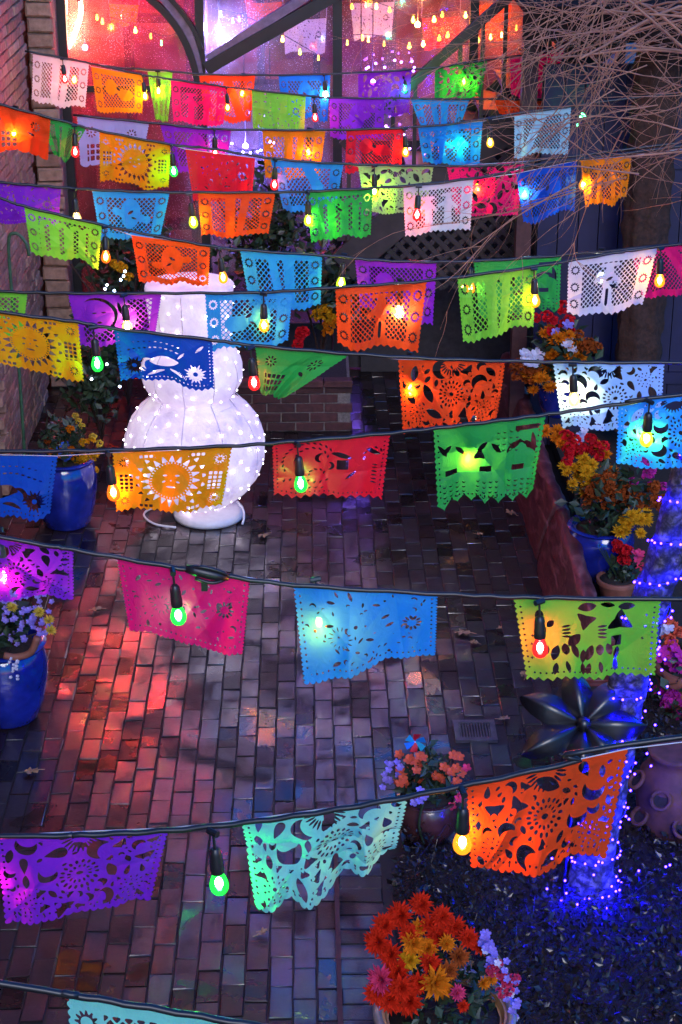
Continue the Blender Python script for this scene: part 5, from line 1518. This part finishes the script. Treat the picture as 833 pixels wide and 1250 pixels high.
# limbs and bare twigs
tw = G()
rt = random.Random(21)
def twig(p, d, L_, r0, depth):
    n = 7; pts = [Vector(p)]; d = Vector(d).normalized()
    bend = Vector((rt.gauss(0, .17), rt.gauss(0, .12), rt.gauss(-.05, .17)))
    for i in range(n):
        d = (d + bend * .5 + Vector((rt.gauss(0, .07), rt.gauss(0, .06), rt.gauss(0, .07)))).normalized()
        pts.append(pts[-1] + d * (L_ / n))
    tw.tube(pts, [r0 * (1 - .8 * i / n) for i in range(n + 1)], 4, False)
    if depth > 0:
        for _ in range(rt.randint(1, 3)):
            i = rt.randint(1, n - 1)
            dd = (pts[i + 1] - pts[i]).normalized() + Vector((rt.gauss(0, .38), rt.gauss(0, .35), rt.gauss(0, .38)))
            twig(pts[i], dd, L_ * rt.uniform(.4, .75), r0 * .62, depth - 1)
limb = G()
for k in range(150):
    # limbs leave the hidden crown on the right and sweep left and down
    sy_ = rt.uniform(-1.0, 1.6)
    u = rt.random()
    s0 = at(rt.uniform(700, 990) if u < .55 else rt.uniform(660, 780), rt.uniform(-60, 230) if u < .55 else rt.uniform(-60, 90), B0.y + sy_)
    an = rt.choice([rt.gauss(3.45, .35), rt.gauss(3.9, .4), rt.gauss(3.0, .4), rt.gauss(.9, .5)])
    d = Vector((math.cos(an), rt.gauss(0, .25), math.sin(an)))
    twig(s0, d, rt.uniform(.3, .8), rt.uniform(.0020, .0036), 2)
    if k % 6 == 0:
        j = min(len(frames) - 1, rt.randint(100, len(frames) - 1)); q = frames[j][0]
        limb.tube(crom([tuple(q), tuple((q + s0) / 2 + Vector((rt.gauss(0, .1), 0, .18 + rt.gauss(0, .08)))), tuple(s0)], 5), [.008 - .0004 * i for i in range(11)], 6, False)
tag(put('twigs', tw, M_TWIG, T), kind='stuff')
put('limbs', limb, M_TWIG, T)

# blue LED string wound round the trunk and spilling to its foot
LS = empty('blue_light_string', (B0.x, B0.y - .15, 0), 'blue LED string wound round the leaning trunk', 'light string')
ledm = emit('blue_led', (.003, .0009, 1), 75)
g = G(); g.ball((0, 0, 0), .0052, 6, 4); LME = g.mesh('led', ledm)
wpts = []; leds = []
for i in range(4, 84):
    for s in range(5):
        f = (i - 4) + s / 5; q, a, b, rad, t = frames[i]; q2 = frames[i + 1][0]
        an = f * 1.05; c = q.lerp(q2, s / 5); wpts.append(c + (a * math.cos(an) + b * math.sin(an)) * (rad + .026))
for k in range(0, len(wpts), 2):
    p = wpts[k]
    if (p.y < frames[4 + k // 5][0].y + .04): leds.append(p + Vector((rt.uniform(-.012, .012), -.008, rt.uniform(-.012, .012))))
g = G(); g.tube(wpts, .0022, 5, False); put('wire', g, simple('violet_wire', (.05, .04, .10), .4, bump=0), LS)
for x, y in ((668, 1085), (685, 1105), (705, 1104), (713, 1118), (740, 1115), (725, 1068), (747, 1082), (755, 1075), (752, 1088), (780, 1063), (813, 1058), (818, 1056), (754, 1047), (731, 1052), (698, 1047), (674, 1048), (757, 1063), (690, 1075), (760, 905), (765, 930), (758, 958), (770, 965), (775, 945), (745, 988), (762, 985), (768, 1000), (757, 1010), (748, 1025), (752, 940), (790, 920), (786, 905), (795, 935)):
    p = at(x, y, B0.y - .12 + rt.uniform(-.05, .05)); p.z = max(p.z, .1); leds.append(p)
for x, y in ((795, 770), (805, 790), (812, 805), (808, 818), (795, 822), (805, 846), (815, 838), (788, 868), (800, 885)):
    leds.append(at(x, y, B0.y + .02))
for p in leds: inst('led', LME, LS, p)

# ivy-like ground cover
gc = G(); rg = random.Random(5)
def bedtop(x, y): return .05
cnt = 0
while cnt < 24000:
    x = .34 + 2.36 * rg.random(); y = 4.9 + 3.6 * rg.random()
    lim = 7.30 + max(0, (x - 1.15) * 5) - .25 * math.sin(x * 7) ** 2
    if y > lim or (x < .40 + .05 * math.sin(y * 9)) or math.hypot(x - p.x * 0 - .45, y - 5.55) < .22: continue
    hgt = .07 + .10 * rg.random() * (.5 + .5 * math.sin(x * 5 + 1) * math.sin(y * 4.3)) + .06 * rg.random()
    leaf(gc, Vector((x, y, hgt)), Vector((rg.gauss(0, 1), rg.gauss(0, 1), rg.gauss(.5, .5))), rg.choice([.014, .018, .024, .03, .04]) * rg.uniform(.8, 1.2), rg)
    cnt += 1
for _ in range(500):
    x = .45 + 1.6 * rg.random(); y = 5.2 + 2.1 * rg.random(); a = rg.uniform(0, 6.28)
    gc.tube([(x, y, .04), (x + .06 * math.cos(a), y + .06 * math.sin(a), .14), (x + .15 * math.cos(a), y + .15 * math.sin(a), .17)], .0018, 3, False)
tag(put('ground_cover', gc, M_IVY, None, False), 'dark small leaved ground cover filling the planting bed', 'ground cover', kind='stuff')

# ================================================================== SMALL THINGS
d = gnd(580, 893)
e = empty('floor_drain', d, 'rectangular cast iron drain grate in the brick paving', 'drain')
for dx, dy, w_, l_ in ((0, .095, .23, .03), (0, -.095, .23, .03), (-.10, 0, .03, .16), (.10, 0, .03, .16)):
    g = G(); g.box((d.x + dx, d.y + dy, .002), (w_, l_, .02)); put('frame', g, M_IRON, e, False)
for k in range(11):
    g = G(); g.box((d.x - .078 + k * .0156, d.y, 0), (.007, .158, .016)); put('bar', g, M_IRON, e, False)
g = G(); g.box((d.x, d.y, -.022), (.20, .19, .01)); put('sump', g, simple('black_void', (.004, .004, .004), .9, bump=0), e, False)
# fallen leaves
rl = random.Random(9)
def maple(p, s, rz, lab):
    g = G(); n = 20; vs = [(0, 0, .012)]
    for k in range(n):
        a = 2 * math.pi * k / n; r_ = s * (.55 + .45 * abs(math.cos(a * 2.5)) ** 1.5) * rl.uniform(.85, 1.1)
        vs.append((r_ * math.cos(a), r_ * math.sin(a) * .75, .010 + .016 * rl.random()))
    g.add([Vector(v) for v in vs], [(0, 1 + k, 1 + (k + 1) % n) for k in range(n)])
    g.tube([(0, 0, .012), (-s * .8, -s * .25, .012), (-s * 1.5, -s * .2, .009)], .0025, 4)
    me = g.mesh('fallen_leaf', M_DEADLEAF, False); o = bpy.data.objects.new('fallen_leaf', me); o.location = (p.x, p.y, .003); o.rotation_euler = (0, 0, rz); COL.objects.link(o)
    tag(o, lab, 'leaf', 'fallen leaves on the paving')
for x, y, s, lab in ((565, 775, .055, 'large tan fallen leaf right of the sky blue flag'), (578, 787, .032, 'small fallen leaf just below the large tan one'), (623, 628, .045, 'brown fallen leaf beside the red stone edge'), (322, 656, .05, 'flat brown fallen leaf right of the snowman base'), (117, 747, .045, 'pale fallen leaf between the pink and violet flags'), (38, 945, .05, 'curled fallen leaf near the left cobalt pot'), (320, 1142, .03, 'scrap of leaf below the mint flag'), (640, 826, .04, 'leaf near the lime flag and metal flower'), (585, 655, .035, 'small leaf below the dark green flag'), (616, 880, .035, 'leaf beside the drain grate'), (495, 765, .03, 'tiny leaf hidden near the sky blue flag edge'), (610, 770, .025, 'tiny leaf left of the lime flag')):
    maple(gnd(x, y), s, rl.uniform(0, 6.28), lab)

# background greenery: shrub by the left post and leafy plant in the planter
def shrub(px, py, Y, h, rad, n, label, fl=(), z0=0.0, leafs=.09):
    top = at(px, py, Y)
    e = empty('shrub', (top.x, Y, z0), label, 'shrub', 'shrubs at the back of the courtyard')
    g = G()
    for k in range(9):
        a = rnd.uniform(0, 6.28); g.tube(crom([(top.x, Y, z0), (top.x + .3 * rad * math.cos(a), Y + .3 * rad * math.sin(a), z0 + h * .5), (top.x + rad * .8 * math.cos(a), Y + rad * .8 * math.sin(a), z0 + h * rnd.uniform(.75, 1))], 4), .008, 5)
    put('stem', g, M_TRUNKBR, e)
    g = G()
    for k in range(10):
        a = rnd.uniform(0, 6.28); leaves(g, (top.x + rad * .6 * math.cos(a) * rnd.random(), Y + rad * .6 * math.sin(a), z0 + h * rnd.uniform(.45, .95)), rad * .55, n // 10, leafs)
    put('foliage', g, M_LEAF, e, False)
    for x, y, kind, col, s in fl: bloom(e, kind, col, at(x + rnd.gauss(0, 5), y + rnd.gauss(0, 5), Y - rad * .7), s)
    return e
shrub(392, 420, 13.6, .95, .42, 900, 'leafy dark shrub with orange flowers in the brick planter', [(398, 385, 'ruffle', 'gold', .06)] * 7 + [(405, 400, 'ruffle', 'mum_orange', .055)] * 4 + [(366, 412, 'ruffle', 'redfl', .06)] * 5, .40)
shrub(150, 350, 13.7, 1.5, .5, 900, 'dark shrub between the left window post and the snowman', [(150, 325, 'ruffle', 'gold', .05)] * 5, 0)
shrub(120, 455, 12.9, .8, .35, 600, 'low dark shrub behind the left cobalt pot', (), 0)
shrub(320, 275, 14.1, 2.0, .45, 900, 'tall dark shrub between the orange and blue flags', [(300, 262, 'ruffle', 'lilac', .04)] * 4, 0)
shrub(560, 470, 13.0, .5, .3, 300, 'small dark shrub at the foot of the stairs', (), 0) if False else None
# tiny LED strings in the background
def tiny(pts, Y, col, st, label, n, jit=4):
    C = crom([at(x, y, Y) for x, y in pts], 8)
    e = empty('fairy_lights', C[len(C) // 2], label, 'fairy lights', 'fairy lights at the back')
    g = G(); g.tube(C, .002, 4, False); put('wire', g, M_CABLE, e)
    m = emit('fairy_' + label[:10], col, st / 6, False); gg = G(); gg.ball((0, 0, 0), .009, 6, 4); me = gg.mesh('led', m)
    for k in range(n):
        c = Vector(C[int((k + .5) / n * (len(C) - 1))]); inst('led', me, e, c + Vector((rnd.uniform(-.03, .03), -.01, rnd.uniform(-.03, .03))))
tiny([(440, 84), (465, 80), (500, 76), (505, 92)], 14.4, (.3, .08, 1), 45, 'purple fairy lights above the dim purple flag', 9)
tiny([(285, 178), (302, 184), (325, 178), (340, 172)], 13.9, (.2, .15, 1), 90, 'blue violet fairy lights behind the violet and amber flags', 9)
tiny([(125, 342), (134, 352), (148, 338), (152, 330)], 13.1, (.35, .5, 1), 40, 'pale blue fairy lights in the dark shrub', 6)
tiny([(104, 470), (128, 440), (155, 488)], 12.4, (.5, .7, 1), 30, 'sparse white blue fairy lights by the low shrub', 4)
tiny([(455, 150), (480, 160), (500, 175), (520, 190)], 14.2, (.3, .1, 1), 40, 'violet fairy lights behind the small red flag', 9)
tiny([(703, 140), (712, 148), (718, 142)], 12.4, (.05, 1, .25), 40, 'green fairy lights among the twigs', 4)
tiny([(812, 130), (822, 138)], 12.4, (.25, .15, 1), 40, 'pair of violet fairy lights behind the twigs at the right', 2)
tiny([(560, 345), (585, 350)], 13.2, (1, .3, .05), 20, 'single row of orange fairy lights under the stairs', 2)
# green bamboo cane and hose hook by the left wall
g = G(); q = at(24, 480, 12.0); g.tube(crom([(q.x, q.y, 0), (q.x + .01, q.y, .9), (q.x, q.y, 1.75), (q.x + .05, q.y, 1.88), (q.x + .12, q.y, 1.82), (q.x + .14, q.y, 1.72)], 6), .012, 8)
tag(put('shepherd_hook', g, simple('green_painted_steel', (.03, .09, .045), .4), None, True, (q.x, q.y, 0)), 'green shepherd hook pole in front of the left brick wall', 'hook')
